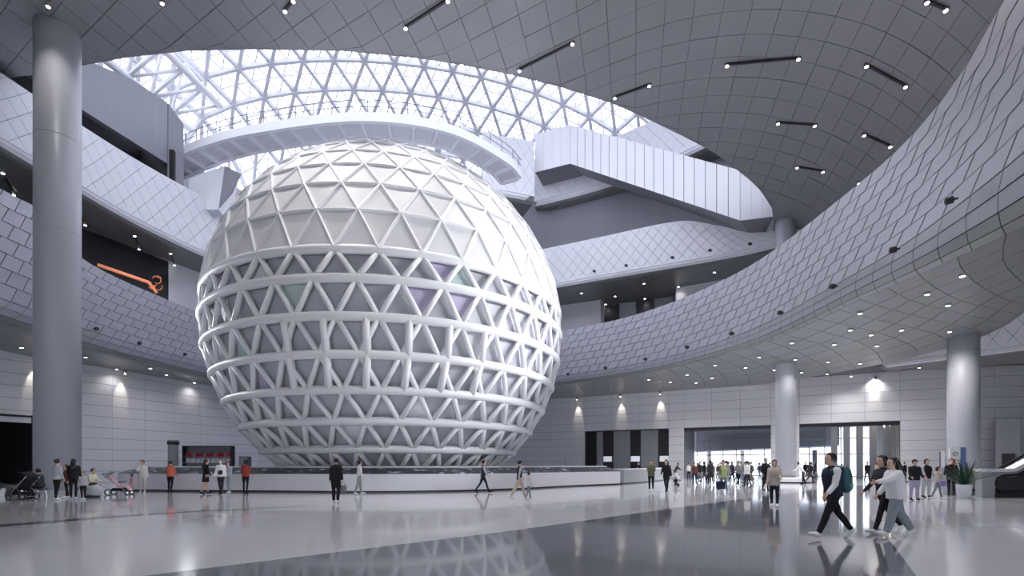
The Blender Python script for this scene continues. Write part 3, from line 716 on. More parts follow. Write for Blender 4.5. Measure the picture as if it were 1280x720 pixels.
# ------------------------------------------------------------------ curved display counter
cp = crom([(-23.2,28.2),(-21.4,27.3),(-15,26.5),(-8.6,25.7),(-4.6,26.2),(-1.6,27.5),(1.0,29.5),(3.4,32.2),(8.2,36.4)], .3)
def offset_n(P):
    T = np.gradient(P, axis=0); T /= np.linalg.norm(T, axis=1)[:, None]; n_ = np.stack([-T[:, 1], T[:, 0]], 1)
    return n_ if n_[len(n_)//3][1] > 0 else -n_
cn = offset_n(cp)
ct = empty('display_counter', (-8.6, 25.7, 0), 0, 'long curved white counter with a dark sloping picture panel round the sphere', 'counter')
mk('plinth', *rel(sweep(cp, cn, [(.12, 0), (1.3, 0), (1.3, .1), (.12, .1)]), ct), 'dark_metal', ct)
S_ = np.concatenate([[0], np.cumsum(np.linalg.norm(np.diff(cp, axis=0), axis=1))]); npn = 19
for k in range(npn):
    i0 = np.searchsorted(S_, S_[-1]*k/npn); i1 = min(np.searchsorted(S_, S_[-1]*(k+1)/npn)+1, len(cp))
    v, f = rel(sweep(cp[i0:i1], cn[i0:i1], [(0, .1), (1.35, .1), (1.35, 1.0), (0, 1.0)]), ct)
    v = np.asarray(v)
    mk('front_panel', v, f, 'counter_white', ct)
    v, f = rel(sweep(cp[i0:i1], cn[i0:i1], [(.04, 1.0), (1.25, 1.0), (1.25, 1.34), (.04, 1.02)]), ct); mk('picture_panel', v, f, 'counter_graphic', ct)
mk('top_rail', *rel(sweep(cp, cn, [(1.22, 1.0), (1.42, 1.0), (1.42, 1.42), (1.22, 1.38)]), ct), 'counter_white', ct)
# pale second counter running on to the wall
cp2 = crom([(8.6,36.9),(11.5,41),(14.5,46),(17.0,51.2)], .5); cn2 = offset_n(cp2); cn2 = cn2 if cn2[0][0] < 0 else -cn2
c2 = empty('side_counter', (11.5, 41, 0), 0, 'pale grey lower counter continuing towards the dark recess', 'counter')
mk('plinth', *rel(sweep(cp2, cn2, [(.1, 0), (.8, 0), (.8, .1), (.1, .1)]), c2), 'dark_metal', c2)
mk('body', *rel(sweep(cp2, cn2, [(0, .1), (.9, .1), (.9, 1.12), (0, 1.12)]), c2), 'stone_grey', c2)
mk('worktop', *rel(sweep(cp2, cn2, [(-.06, 1.12), (.96, 1.12), (.96, 1.2), (-.06, 1.2)]), c2), 'counter_white', c2)
# monitor on the counter's far side
mo = empty('monitor', (4.6, 36.2, 0), 0, 'flat screen on a stand behind the curved counter, right of the sphere', 'monitor')
mk('stand', *box(-.05, .05, .0, .1, 0, 1.5), 'dark_metal', mo); mk('foot', *bevbox(-.3, .3, -.2, .3, 0, .06), 'dark_metal', mo)
mk('screen', *bevbox(-.6, .6, -.06, .0, 1.45, 1.95, .02), 'screen', mo); mk('bezel', *box(-.63, .63, -.04, .03, 1.42, 1.98), 'stone_grey', mo)

# ------------------------------------------------------------------ tall bin, souvenir shelf and grey box behind the counter
tb = empty('display_cylinder', (*[PX(216.5, 581, 36)[i] for i in (0, 1)], 0), 0, 'tall grey cylinder with a ridged crown behind the counter', 'cylinder')
mk('drum', *lathe([(.34, 0), (.34, 2.95), (.30, 3.0)], 24), 'stone_grey', tb, True)
mk('crown', *lathe([(.36, 3.0), (.40, 3.05), (.40, 3.2), (.34, 3.24)], 24), 'dark_metal', tb)
for k in range(8): 
    a = 2*PI*k/8; mk('knob', *ell((.3*math.cos(a), .3*math.sin(a), 3.28), (.07, .07, .08), 8, 5), 'wall_grey', tb)
sx0, sy0 = PX(259, 581, 37)[0], 37.0
sh = empty('souvenir_shelf', (sx0, sy0, 0), 0, 'low dark framed shelf unit with red and white goods behind the counter', 'shelf')
Wd = 1.9
mk('back_board', *box(-Wd, Wd, .35, .42, 0, 2.9), 'wall_grey', sh)
for x in (-Wd, Wd-.07): mk('side_board', *box(x, x+.07, -.05, .42, 0, 2.95), 'dark_metal', sh)
mk('top_board', *box(-Wd, Wd, -.05, .42, 2.9, 2.97), 'dark_metal', sh)
for z in (.5, 1.1, 1.62, 2.08): mk('shelf_board', *box(-Wd+.07, Wd-.07, 0, .35, z, z+.04), 'stone_grey', sh)
colour('gift_red', (.42, .05, .07)); colour('gift_white', (.8, .8, .82)); colour('gift_rose', (.45, .22, .26))
gv = bevbox(-.12, .12, -.1, .1, 0, .3, .03)
for k in range(13):
    x = sx0-1.62+k*.27
    c_ = 'gift_red' if k % 3 != 2 else 'gift_rose'
    o = mk('gift_box', [(p[0], p[1], p[2]*(.9+.3*((k*7) % 5)/5)) for p in gv[0]], gv[1], c_, label='small dark red gift box on the upper shelf board' if c_ == 'gift_red' else 'small dusty rose gift box on the upper shelf board', cat='gift box', group='red gift boxes' if c_ == 'gift_red' else 'rose gift boxes')
    o.location = (x, sy0+.16, 2.12)
for k in range(9):
    o = mk('white_carton', [(p[0]*1.25, p[1], p[2]*1.15) for p in gv[0]], gv[1], 'gift_white', label='white carton on the lower shelf board behind the counter', cat='carton', group='white cartons'); o.location = (sx0-1.55+k*.39, sy0+.16, 1.66)
gb = empty('cabinet', (PX(306.5, 581, 37)[0], 37, 0), 0, 'small dark grey cabinet by the left foot of the sphere', 'cabinet')
mk('body', *bevbox(-.34, .34, -.3, .3, 0, 2.15, .03), 'wall_grey', gb); mk('door', *box(-.3, .3, -.33, -.3, .1, 2.05), 'stone_grey', gb); mk('handle', *box(.2, .23, -.37, -.33, 1.0, 1.25), 'dark_metal', gb)

# ------------------------------------------------------------------ lamps
def lamp_down(o, energy, ang, dz_=-.2, col=(1, .97, .95)):
    L = bpy.data.lights.new('lamp_beam', 'SPOT'); L.energy = energy; L.spot_size = math.radians(ang); L.spot_blend = 1.0; L.color = col; L.shadow_soft_size = .2
    lo = bpy.data.objects.new('lamp_beam', L); C.objects.link(lo); lo.parent = o; lo.location = (0, 0, dz_)
def slot_light(p, q, lab, grp, col='lamp', wd=.11):
    p, q = np.asarray(p, float), np.asarray(q, float); c = (p+q)/2
    o = empty('slot_light', c, 0, lab, 'ceiling light', grp)
    mk('slot', *rel(bar(p, q, wd, .1), o), 'dark_metal', o)
    lamp_down(o, (350 if p[0] < -14 else 2300 if p[1] < 21 else 2900) if p[2] > 21.5 or p[0] > 0 else 300, 95, -.3)
    u = (q-p)/np.linalg.norm(q-p)
    for e in (p+u*.12, q-u*.12):
        l = mk('lamp_head', *rel(tube([e+np.array([0, 0, .0]), e-np.array([0, 0, .10])], .10, 12), o), 'chrome', o)
        mk('lamp_lens', *rel(tube([e-np.array([0, 0, .09]), e-np.array([0, 0, .12])], .085, 12), o), col, o)
def onceil(x, y):
    X_ = 0.0
    for _ in range(60): X_ = .5*X_+.5*Z(x, y, zc(X_)-.06)[0]
    return np.array(Z(x, y, zc(X_)-.06))
for a, b_ in (((355,14),(368,-2)), ((505,35),(562,-2)), ((647,88),(718,52)), ((766,122),(814,105)), ((906,81),(1001,72)), ((1081,80),(1134,108)), ((970,153),(1021,156)), ((1078,167),(1115,183)), ((994,208),(1031,214)), ((1072,227),(1086,233)), ((60,8),(62,-12)), ((202,4),(207,-8)), ((1156,0),(1185,12))):
    slot_light(onceil(*a), onceil(*b_), 'dark slot light with two bright lamp heads in the panelled ceiling', 'ceiling slot lights')
for X_ in (-9, 3, 15):  # unseen lamps added to brighten the near floor
    for Y_ in (5, 12, 19): slot_light((X_, Y_, zc(X_)-.06), (X_+1.4, Y_-.8, zc(X_)-.06), 'added unseen slot light brightening the open floor before the sphere', 'added slot lights over the open floor')
for a, b_ in (((97,259),(107,281)), ((168,293),(174,311)), ((213,315),(218,331)), ((3,214),(18,243))):
    slot_light(Z(*a, 20.28), Z(*b_, 20.28), 'dark slot light with two lamp heads under the upper left balcony', 'slot lights under the left balcony')
dl_v, dl_f = lathe([(.13, -.06), (.15, -.06), (.15, 0.06), (.13, .06)], 12); dn_v, dn_f = lathe([(.10, -.065), (.10, 0)], 12)
dproto = None
EN_DOWN = {'downlights over the entrance side': 760, 'downlights above the left wall': 150, 'downlights under the upper right balcony': 70}
def downlight(p, lab, grp, r=1.0):
    global dproto
    if dproto is None:
        o = empty('downlight', p, 0, lab, 'downlight', grp); mk('trim_ring', dl_v, dl_f, 'chrome', o); mk('lamp_lens', dn_v, dn_f, 'lamp', o); dproto = o
    else:
        o = dproto.copy(); C.objects.link(o); o.location = p; o['label'] = lab; o['group'] = grp
        for ch_ in [c for c in dproto.children if c.type == 'MESH']: c_ = ch_.copy(); C.objects.link(c_); c_.parent = o
    lamp_down(o, EN_DOWN.get(grp, 300), 140, -.12)
SR_ = [(1159,367),(1185,381),(1075,391),(1063,412),(1127,412),(1187,414),(990,428),(1043,430),(1096,432),(1089,418),(994,449),(1035,452),(1075,454),(968,462),(1002,465),(1034,467),(1064,470),(1094,472),(1149,459),(894,456),(932,459),(859,468),(890,472),(949,446),(811,474),(838,477),(870,478),(1203,344)]
for p in SR_: downlight(Z(*p, 9.93), 'small bright downlight in the soffit over the entrance side', 'downlights over the entrance side')
for p in ((27,434),(107,446),(146,461),(160,466),(188,460),(208,468),(243,478)): downlight(Z(*p, 9.93), 'small bright downlight in the soffit above the left wall', 'downlights above the left wall')
for p in ((727,366),(769,370),(805,354),(848,358),(893,340),(757,380),(788,383),(806,373),(841,375)): downlight(Z(*p, 20.42), 'small bright downlight under the upper right balcony', 'downlights under the upper right balcony')
# projectors on the balcony bands, aimed at the sphere
def projector(p, lab, grp, power=0, aim=(-6.5, 28, 16.5), ang=42):
    p = np.asarray(p, float); t = np.asarray(aim, float)-p; t /= np.linalg.norm(t)
    o = empty('projector', p, 0, lab, 'projector', grp)
    mk('bracket', *tube([-t*.2, t*.02], .04, 8), 'dark_metal', o)
    mk('housing', *tube([t*-.05, t*.16], .13, 12), 'rubber', o, True); mk('lens_ring', *tube([t*.155, t*.175], .10, 12), 'dark_metal', o)
    if power:
        L = bpy.data.lights.new('projector_beam', 'SPOT'); L.energy = power; L.spot_size = math.radians(ang); L.spot_blend = .5; L.shadow_soft_size = .25; L.color = (.93, .95, 1)
        lo = bpy.data.objects.new('projector_beam', L); C.objects.link(lo); lo.parent = o; lo.location = t*.5
        lo.rotation_euler = Vector(t).to_track_quat('-Z', 'Y').to_euler()
PW = 2800
def onpath(x, y, X0, d0_): return PX(x, y, d0_)
for (x, y, d) in ((743,339,50.3),(783,332,48.5),(841,322,45.5),(888,313,44.0),(938,305,42.6)): projector(PX(x, y, d-.35), 'black projector on the pale upper balcony band facing the sphere', 'projectors on the upper band', PW*1.1, (-5, 30, 18))
for (x, y, d) in ((1189,250,18.4),(1118,312,21.0),(1042,358,25.0),(976,391,29.6),(915,417,34.0),(859,434,38.2),(807,449,42.2),(757,460,46.0),(710,468,49.6)):
    projector(PX(x, y, d-.3), 'black projector on the shingled lower balcony band facing the sphere', 'projectors on the lower band', PW*1.5 if d < 35 else 0, (-6.5, 27, 12 if d > 22 else 8), 48)
for (x, y, d) in ((47,381,30.0),(120,411,35.3),(174,429,38.6),(231,443,43.6)):
    projector(PX(x, y, d-.4), 'small black projector on the dark left balcony band', 'projectors on the left band', PW*.7, (-11, 27, 9), 46)
# wall washers
def washer(x, d_off, at_, n_, sv, lab, grp, energy=260):
    p = at_(sv)-n_(sv)*.55
    o = empty('wall_washer', (p[0], p[1], 9.9), 0, lab, 'spotlight', grp)
    mk('housing', *lathe([(.09, -.25), (.11, -.25), (.11, 0), (.05, .1)], 12), 'chrome', o); mk('lens', *lathe([(.08, -.27), (.08, -.24)], 12), 'lamp_warm', o)
    L = bpy.data.lights.new('washer_beam', 'SPOT'); L.energy = energy; L.spot_size = math.radians(38); L.spot_blend = .6; L.color = (1, .9, .75); L.shadow_soft_size = .08
    lo = bpy.data.objects.new('washer_beam', L); C.objects.link(lo); lo.parent = o; lo.location = (0, 0, -.35)
    t = np.array([*(n_(sv)*.35), -1.0]); lo.rotation_euler = Vector(t).to_track_quat('-Z', 'Y').to_euler()
for x in (723, 777, 826, 1093): washer(x, 0, at_r, n_r, sx(x, 0), 'warm wall washer high on the pale wall over the openings', 'wall washers on the right')
def sxl(x):
    k = (x-PPX)/F_PX; a, c = np.array(WL[2]), np.array(WL[3]); d = c-a
    t = (k*a[1]-a[0])/(d[0]-k*d[1]); return SL[2]+t*(SL[3]-SL[2])
for x in (42, 152): washer(x, 0, at_l, n_l, sxl(x), 'warm wall washer high on the dim left wall', 'wall washers on the left')
for k in range(3):
    p = W(e1+.12, 2.2+k*2.6, 5.6); o = mk('wall_light', *rel(tube([p, p+np.array([0, 0, .3])], .07, 10), tr) if False else tube([(0,0,0), (0,0,.3)], .07, 10), 'lamp_warm', label='small warm light on the ribbed entrance wall', cat='wall light', group='lights on the ribbed wall'); o.location = p
# orange neon beam and mark on the black gallery wall
nb0, nb1, nb2 = PX(122, 331, 39.0), PX(186, 353, 42.0), PX(196, 366, 42.3)
ns_ = empty('neon_beam', PX(160, 345, 40.5), 0, 'orange lit beam along the black gallery wall', 'neon light')
for a, c in ((nb0, nb1), (nb1, nb2)): mk('light_bar', *rel(bar(a, c, .2, .22), ns_), 'orange_light', ns_)
nm = empty('neon_mark', PX(199, 356, 43.2), 0, 'small orange scribble mark on the black gallery wall', 'neon sign')
rr = random.Random(5)
for k in range(6):
    a0 = rr.uniform(0, 6.28); c_ = np.array([rr.uniform(-.35, .35), -.35, rr.uniform(-.4, .4)])
    mk('stroke', *tube([c_+np.array([.3*math.cos(a0+q*.9), -.05, .3*math.sin(a0+q*.9)]) for q in range(4)], .035, 6), 'orange_light', nm)

# ------------------------------------------------------------------ people
for n_, c_ in dict(skin=(.70,.47,.37), black=(.012,.012,.016), charcoal=(.035,.036,.045), navy=(.02,.025,.055), white=(.80,.80,.84), offwhite=(.62,.60,.58), beige=(.52,.46,.40),
        grey=(.24,.25,.28), lightgrey=(.45,.46,.50), jeans=(.20,.26,.34), palejeans=(.36,.42,.50), orange=(.70,.17,.12), rust=(.30,.05,.045), brown=(.16,.07,.05), hivis=(.50,.58,.26),
        pink=(.70,.32,.35), olive=(.12,.14,.09), teal=(.02,.13,.13), lilac=(.40,.38,.52), tan=(.40,.30,.20), bluegrey=(.24,.28,.33), sage=(.28,.32,.30), cream=(.70,.66,.50), wine=(.12,.02,.03), purple=(.25,.2,.42)).items():
    colour('c_'+n_, c_)
mat('hair', (.010, .009, .010), .35, bump=.3, bscale=60); mat('eye', (.01,.01,.01), .2); mat('mouth', (.35,.12,.11), .5)
HEAD = [(-.005,.025,.03,.045),(.02,.048,.055,.03),(.055,.062,.078,.015),(.10,.070,.090,.006),(.145,.074,.096,0),(.185,.067,.088,-.006),(.215,.046,.062,-.01),(.232,.014,.02,-.012)]
def rot2(p, a):      # pitch forward by a about x
    c, s_ = math.cos(a), math.sin(a); return np.array([p[0], p[1]*c+p[2]*s_, -p[1]*s_+p[2]*c])
TMP = bpy.data.scenes.new('mesh_workbench')
def person(pos, yaw, H=1.7, top='black', bottom='black', shoe='black', sleeve=None, hair='short', label='', group=None, lt=4, lk=4, rt=-4, rk=6,
           la=-6, le=12, lo_=7, ra=6, re=12, ro=7, lean=2, hy=0, hp=0, bulk=1.0, hem=-.06, leg=1.0, skirt=None, mask=False, hood=None, vox=.025, lap=0.0, rap=0.0, seat=None, cap=None, hs=1.0):
    D2R = math.radians; sc = H/1.7; sleeve = sleeve or top
    prim = []                                              # (verts, faces, material)
    def add(vf, m): prim.append((vf[0], vf[1], m))
    hip = np.array([0, 0, .90]); ln = D2R(lean)
    sp_ = lambda x, y, z: np.array([x, 0, .92])+rot2((0, y, z), ln)
    # legs
    feet = []
    for sgn, th, kn in ((-1, lt, lk), (1, rt, rk)):
        h = hip+np.array([sgn*.088, 0, 0]); a = D2R(th); b_ = D2R(th-kn)
        k = h+.42*np.array([sgn*.02, math.sin(a), -math.cos(a)]); an = k+.41*np.array([0, math.sin(b_), -math.cos(b_)])
        lm = 'c_skin' if skirt else 'c_'+bottom; L_ = leg if not skirt else .86
        add(tube([h+np.array([0,0,.05]), h, (h*.55+k*.45), k, (k*.55+an*.45)-np.array([0,.012,0])*math.cos(b_), an], [.088, .092, .078*L_+.004, .058*L_, .056*L_, .042*(L_ if L_ < 1.2 else L_*1.1)], 10, up=(0,1,.01)), lm)
        pitch = max(min(th-kn, 12), -48) if seat is None and abs(th) < 60 else 0     # heel lifts on the trailing leg
        fp = lambda y, z: an+rot2((0, y, z), D2R(-pitch))
        add(tube([fp(-.055,-.035), fp(-.04,-.04), fp(.02,-.035), fp(.11,-.045), fp(.185,-.05), fp(.21,-.055)], [(.024,.026), (.046,.05), (.05,.052), (.055,.042), (.045,.032), (.015,.016)], 8), 'c_'+shoe)
        add(tube([an+np.array([0,0,.05]), fp(0,-.03)], [.038, .04], 8), lm if not skirt else 'c_'+shoe)
        feet.append(min(fp(-.055,-.08)[2], fp(.16,-.082)[2]))
    if skirt: add(tube([sp_(0,0,.10), sp_(0,0,0), (0,0,.78), (0,0,skirt)], [(.135,.10), (.17,.12), (.185,.14), (.20,.16)], 14, up=(0,1,0)), 'c_'+bottom)
    add(tube([sp_(0,0,-.11), sp_(0,-.005,-.06), sp_(0,-.01,.02), sp_(0,0,.13)], [(.08,.07), (.145,.108), (.162,.115), (.14,.098)], 14, up=(0,1,0)), 'c_'+bottom)
    B = bulk
    add(tube([sp_(0,-.005,hem), sp_(0,-.005,hem+.02), sp_(0,0,.12), sp_(0,.005,.28), sp_(0,0,.40), sp_(0,-.01,.47), sp_(0,-.015,.525), sp_(0,-.012,.555)],
             [(.15*B,.105*B), (.172*B,.122*B), (.152*B,.108*B), (.168*B,.120*B), (.178*B,.112*B), (.145*B,.092*B), (.075,.068), (.056,.056)], 16, up=(0,1,0)), 'c_'+top)
    add(tube([sp_(0,-.012,.50), sp_(0,-.005,.58), sp_(0,.01,.63)], [.052, .05, .05], 10, up=(0,1,0)), 'c_skin')
    if hood: add(tube([sp_(-.10,-.02,.50), sp_(-.08,-.09,.50), sp_(0,-.13,.49), sp_(.08,-.09,.50), sp_(.10,-.02,.50)], [.03, .05, .06, .05, .03], 8), 'c_'+hood)
    # arms
    hands = []
    for sgn, sw, el, ab, ap in ((-1, la, le, lo_, lap), (1, ra, re, ro, rap)):
        s_ = sp_(sgn*.165, -.01, .455); a, o = D2R(sw), D2R(ab); e_ = D2R(sw+el); o2 = D2R(ab-ap)
        d1_ = np.array([sgn*math.sin(o), math.sin(a)*math.cos(o), -math.cos(a)*math.cos(o)]); d2_ = np.array([sgn*math.sin(o2), math.sin(e_)*math.cos(o2), -math.cos(e_)*math.cos(o2)])
        e = s_+.275*d1_; w_ = e+.235*d2_
        add(tube([s_-d1_*.03+np.array([-sgn*.04,0,.01]), s_, s_+.10*d1_, e, e+.10*d2_, w_], [.05*B, .058*B, .052*B, .046*B, .042*B, .034*B], 10, up=(0,1,.01)), 'c_'+sleeve)
        add(tube([w_-d2_*.01, w_+d2_*.03, w_+d2_*.075, w_+d2_*.095], [(.020,.026), (.018,.034), (.015,.038), (.011,.034)], 8, up=(1,0,.01)), 'c_skin')
        hands.append((w_+d2_*.085, d2_, sgn))
    # head
    hc = sp_(0, .012, .575); Rh = Matrix.Rotation(D2R(hy), 3, 'Z') @ Matrix.Rotation(D2R(hp)-ln*.6, 3, 'X')
    hd = lambda p: np.array(Rh @ Vector(p))+hc
    v = []; f = []; n = 14
    for z, rx, ry, yo in HEAD:
        for j in range(n): t = 2*PI*j/n; v.append(hd((rx*math.cos(t), yo+ry*math.sin(t), z)))
    for i in range(len(HEAD)-1):
        for j in range(n): f.append((i*n+j, i*n+(j+1) % n, (i+1)*n+(j+1) % n, (i+1)*n+j))
    f += [tuple(reversed(range(n))), tuple(range((len(HEAD)-1)*n, len(HEAD)*n))]
    add((v, f), 'c_skin')
    add(tube([hd((0,.085,.118)), hd((0,.104,.085)), hd((0,.09,.075))], [.007, .014, .010], 6), 'c_skin')
    for sgn in (-1, 1): add(tube([hd((sgn*.074,-.005,.075)), hd((sgn*.082,-.010,.10)), hd((sgn*.078,-.012,.125))], [.008, .016, .010], 6), 'c_skin')
    # merge into one skin
    mb = MB()
    for v, f, m in prim: mb.add((v, f))
    me = bpy.data.meshes.new('person'); me.from_pydata([tuple(map(float, p)) for p in mb.v], [], mb.f); me.update()
    ob = bpy.data.objects.new('person', me); TMP.collection.objects.link(ob)
    md = ob.modifiers.new('r', 'REMESH'); md.mode = 'VOXEL'; md.voxel_size = vox
    m2 = ob.modifiers.new('s', 'SMOOTH'); m2.factor = .5; m2.iterations = 2
    vl_ = TMP.view_layers[0]; vl_.update(); dg = vl_.depsgraph; me2 = bpy.data.meshes.new_from_object(ob.evaluated_get(dg))
    ob.modifiers.clear(); ob.data = me2; me2.name = 'person'
    used = sorted({p[2] for p in prim}); trees = []
    for m in used:
        g = MB()
        for p in prim:
            if p[2] == m: g.add((p[0], p[1]))
        trees.append(BVHTree.FromPolygons([tuple(map(float, q)) for q in g.v], g.f))
    ids = []
    for p in me2.polygons:
        c_ = p.center; bi = 0; bd = 9.0
        for i_, t in enumerate(trees):
            d_ = t.find_nearest(c_, bd)[3]
            if d_ is not None and d_ < bd: bd, bi = d_, i_
        ids.append(bi)
    # fingers, part of the same mesh
    fb = MB()
    for wp, d, sgn in hands:
        side = np.array([0, 1.0, 0]) if abs(d[1]) < .8 else np.array([0, 0, 1.0]); side = side-d*(side@d); side /= np.linalg.norm(side); inn = np.cross(side, d)*1.0
        if inn[0]*sgn > 0: inn = -inn
        for q, ln_ in ((-.027, .058), (-.009, .070), (.009, .074), (.027, .066)):
            b0 = wp+side*q-d*.01; fb.add(tube([b0, b0+d*ln_*.5+inn*.008, b0+d*ln_*.85+inn*.028], [.0095, .0088, .0068], 6))
        t0 = wp-d*.055+side*.028; fb.add(tube([t0, t0+side*.028+d*.028+inn*.01, t0+side*.034+d*.058+inn*.018], [.012, .010, .008], 6))
    nv = len(me2.vertices); V = np.empty(nv*3); me2.vertices.foreach_get('co', V); V = V.reshape(-1, 3)
    F = [tuple(p.vertices) for p in me2.polygons]+[tuple(i+nv for i in q) for q in fb.f]
    ids += [used.index('c_skin')]*len(fb.f)
    allv = np.vstack([V, np.array(fb.v, float)])
    lowest = V[:, 2].min(); 
    zs = -lowest
    allv[:, 2] += zs; allv *= sc
    bpy.data.objects.remove(ob)
    o = mk('person', allv, F, None, None, True, ids=ids, mats=used, label=label, cat='person', group=group)
    o.location = (pos[0], pos[1], pos[2] if len(pos) > 2 else 0); o.rotation_euler = (0, 0, D2R(yaw))
    tf = lambda p: (np.asarray(p, float)+np.array([0, 0, zs]))*sc
    # hair
    hb = MB(); hv, hf = ell((0, -.018, .143), (.094, .116, .113), 16, 10)
    q = []
    for p in hv:
        x, y, z = p
        if y > .03 and z < .185: y = .03-(.185-z)*.25
        if z < .06: z = .06
        q.append(tf(hd((x, y, z))))
    hb.add((q, hf))
    if hair == 'long':
        hb.add(tube([tf(hd((0,-.05,.19))), tf(hd((0,-.088,.08))), tf(sp_(0,-.115,.50)), tf(sp_(0,-.145,.36)), tf(sp_(0,-.135,.27))], [(.07*sc*hs,.04*sc*hs), (.086*sc*hs,.045*sc*hs), (.10*sc*hs,.05*sc*hs), (.09*sc*hs,.045*sc*hs), (.05*sc*hs,.025*sc*hs)], 12))
    if hair == 'bob': hb.add(tube([tf(hd((0,-.03,.17))), tf(hd((0,-.05,.08))), tf(hd((0,-.055,.01)))], [(.08*sc,.075*sc), (.092*sc,.07*sc), (.08*sc,.055*sc)], 12))
    if hair == 'tail': hb.add(tube([tf(hd((0,-.11,.17))), tf(hd((0,-.165,.13))), tf(hd((0,-.17,.02))), tf(hd((0,-.14,-.10)))], [.022*sc, .036*sc, .034*sc, .012*sc], 8))
    if hair == 'bun': hb.add(ell(tf(hd((0,-.10,.21))), (.05*sc, .05*sc, .05*sc), 10, 7))
    mk('hair', hb.v, hb.f, 'hair', o, True)
    for sgn in (-1, 1): mk('eye', *ell(tf(hd((sgn*.031, .088, .115))), (.013*sc, .008*sc, .008*sc), 8, 5), 'eye', o)
    if mask: mk('face_mask', *[(lambda a: ([tf(hd(p)) for p in a[0]], a[1]))(ell((0, .058, .055), (.062, .056, .046), 12, 7))][0], 'c_white', o, True)
    else: mk('mouth', *ell(tf(hd((0, .094, .048))), (.022*sc, .007*sc, .006*sc), 8, 5), 'mouth', o)
    if cap:
        cb = MB(); cv, cf = ell((0, -.008, .165), (.092, .112, .09), 16, 8); cb.add(([tf(hd((p[0], p[1], max(p[2], .165)))) for p in cv], cf))
        cb.add(([tf(hd(p)) for p in bevbox(-.07, .07, .09, .17, .165, .178, .006)[0]], bevbox(-.07, .07, .09, .17, .165, .178, .006)[1])); mk('cap', cb.v, cb.f, 'c_'+cap, o, True)
    o['_hip'] = float((.90+zs)*sc)
    tfw = lambda p: np.array(Matrix.Rotation(D2R(yaw), 3, 'Z') @ Vector(tf(p)))+np.array(o.location)
    return o, tfw, [tfw(h_[0]) for h_ in hands], lambda x, y, z: tfw(sp_(x, y, z))
WALK = dict(lt=24, lk=6, rt=-22, rk=14, la=-22, le=14, ra=20, re=22, lean=4)
WALK2 = dict(lt=-18, lk=16, rt=20, rk=5, la=18, le=20, ra=-18, re=10, lean=3)
STROLL = dict(lt=12, lk=4, rt=-12, rk=8, la=-10, le=10, ra=10, re=14, lean=2)
# --- the walkers in front
def backpack(at3, yaw, s_, body, pocket, label):
    o = empty('backpack', at3, math.radians(yaw), label, 'backpack')
    v, f = ell((0, 0, 0), (.16*s_, .105*s_, .25*s_), 16, 10); v = [(max(min(p[0]*1.25, .15*s_), -.15*s_), p[1], max(min(p[2]*1.15, .23*s_), -.23*s_)) for p in v]; mk('sack', v, f, body, o, True)
    v, f = ell((0, -.045*s_, -.11*s_), (.16*s_, .095*s_, .15*s_), 16, 9); mk('front_pocket', v, f, pocket, o, True)
    for x in (-.09, .09): mk('shoulder_strap', *tube([(x*s_, .06*s_, .2*s_), (x*s_*1.1, .16*s_, .24*s_), (x*s_*1.15, .30*s_, .16*s_), (x*s_*1.2, .31*s_, .0), (x*s_*1.2, .17*s_, -.16*s_)], .018*s_, 6), body, o, True)
    mk('grab_loop', *tube([(-.03*s_, .02, .23*s_), (0, .02, .27*s_), (.03*s_, .02, .23*s_)], .01, 6), body, o)
    return o
mat('bag_teal', (.03, .10, .13), .6, bump=.2, bscale=25); mat('bag_mint', (.10, .34, .29), .6, bump=.2, bscale=25)
p_, tf1, h1, t1 = person(G(1041, 673), 92, 1.73, 'navy', 'black', 'white', sleeve='white', hood='white', label='person in a white and navy jacket with a green backpack striding across the dark floor', vox=.0115, bulk=1.25, leg=1.15, lt=27, lk=3, rt=-26, rk=12, la=14, le=30, ra=-16, re=24, lean=5, hp=4)
backpack(t1(0, -.235, .27), 92, 1.12, 'bag_teal', 'bag_mint', 'teal and green backpack worn by the striding person')
p_, tf1, h1, t1 = person(G(1105, 667), 92, 1.70, 'charcoal', 'black', 'white', hair='bob', label='person in dark clothes walking beside the one in the white sweater', vox=.014, bulk=1.1, lt=22, lk=4, rt=-26, rk=14, la=-10, le=14, ra=20, re=20, lean=4)
p_, tf1, h1, t1 = person(G(1120, 671), 84, 1.62, 'white', 'bluegrey', 'white', hair='long', hs=1.45, label='person in a white sweater and wide grey jeans reaching one arm forward', vox=.0115, bulk=1.42, leg=1.55, lt=20, lk=4, rt=-20, rk=12, la=62, le=16, lo_=6, ra=10, re=24, lean=7, hp=6, hem=-.09)
# --- along the counter
def P(x, y, *a, **k): return person(G(x, y), *a, **k)
P(178, 617, 210, 1.68, 'offwhite', 'offwhite', 'white', label='person all in pale beige standing beside the pink stroller', bulk=1.08, ra=40, re=80, hy=-20)
P(213, 615.5, 5, 1.66, 'orange', 'black', 'black', label='person in an orange jacket and black trousers facing the counter', bulk=1.15, la=14, le=30, ra=10, re=24)
P(257, 618, -35, 1.72, 'black', 'black', 'black', hair='long', skirt=.60, label='person with long hair in a black top, short black skirt and boots', **{**STROLL, 'la': 10, 'le': 50})
_, _, hh_, tt_ = P(276, 618.5, 190, 1.74, 'white', 'charcoal', 'black', mask=True, bulk=1.1, label='masked person in a white jacket with dark vest and trousers by the counter', **STROLL)
mk('vest_front', *[(lambda a: a)(tube([tt_(0, .055, .05), tt_(0, .06, .2), tt_(0, .05, .40)], [(.12, .085), (.13, .085), (.10, .06)], 12, up=(0, 1, 0)))][0], 'c_charcoal', None, True, label='dark vest front worn over the white jacket of the masked person', cat='bag')  # front of the dark vest over the white jacket
P(286, 616.5, 170, 1.62, 'lightgrey', 'palejeans', 'white', hair='bob', bulk=1.12, label='person in a pale hoodie and light jeans half behind the masked person', hood='lightgrey', la=30, le=40)
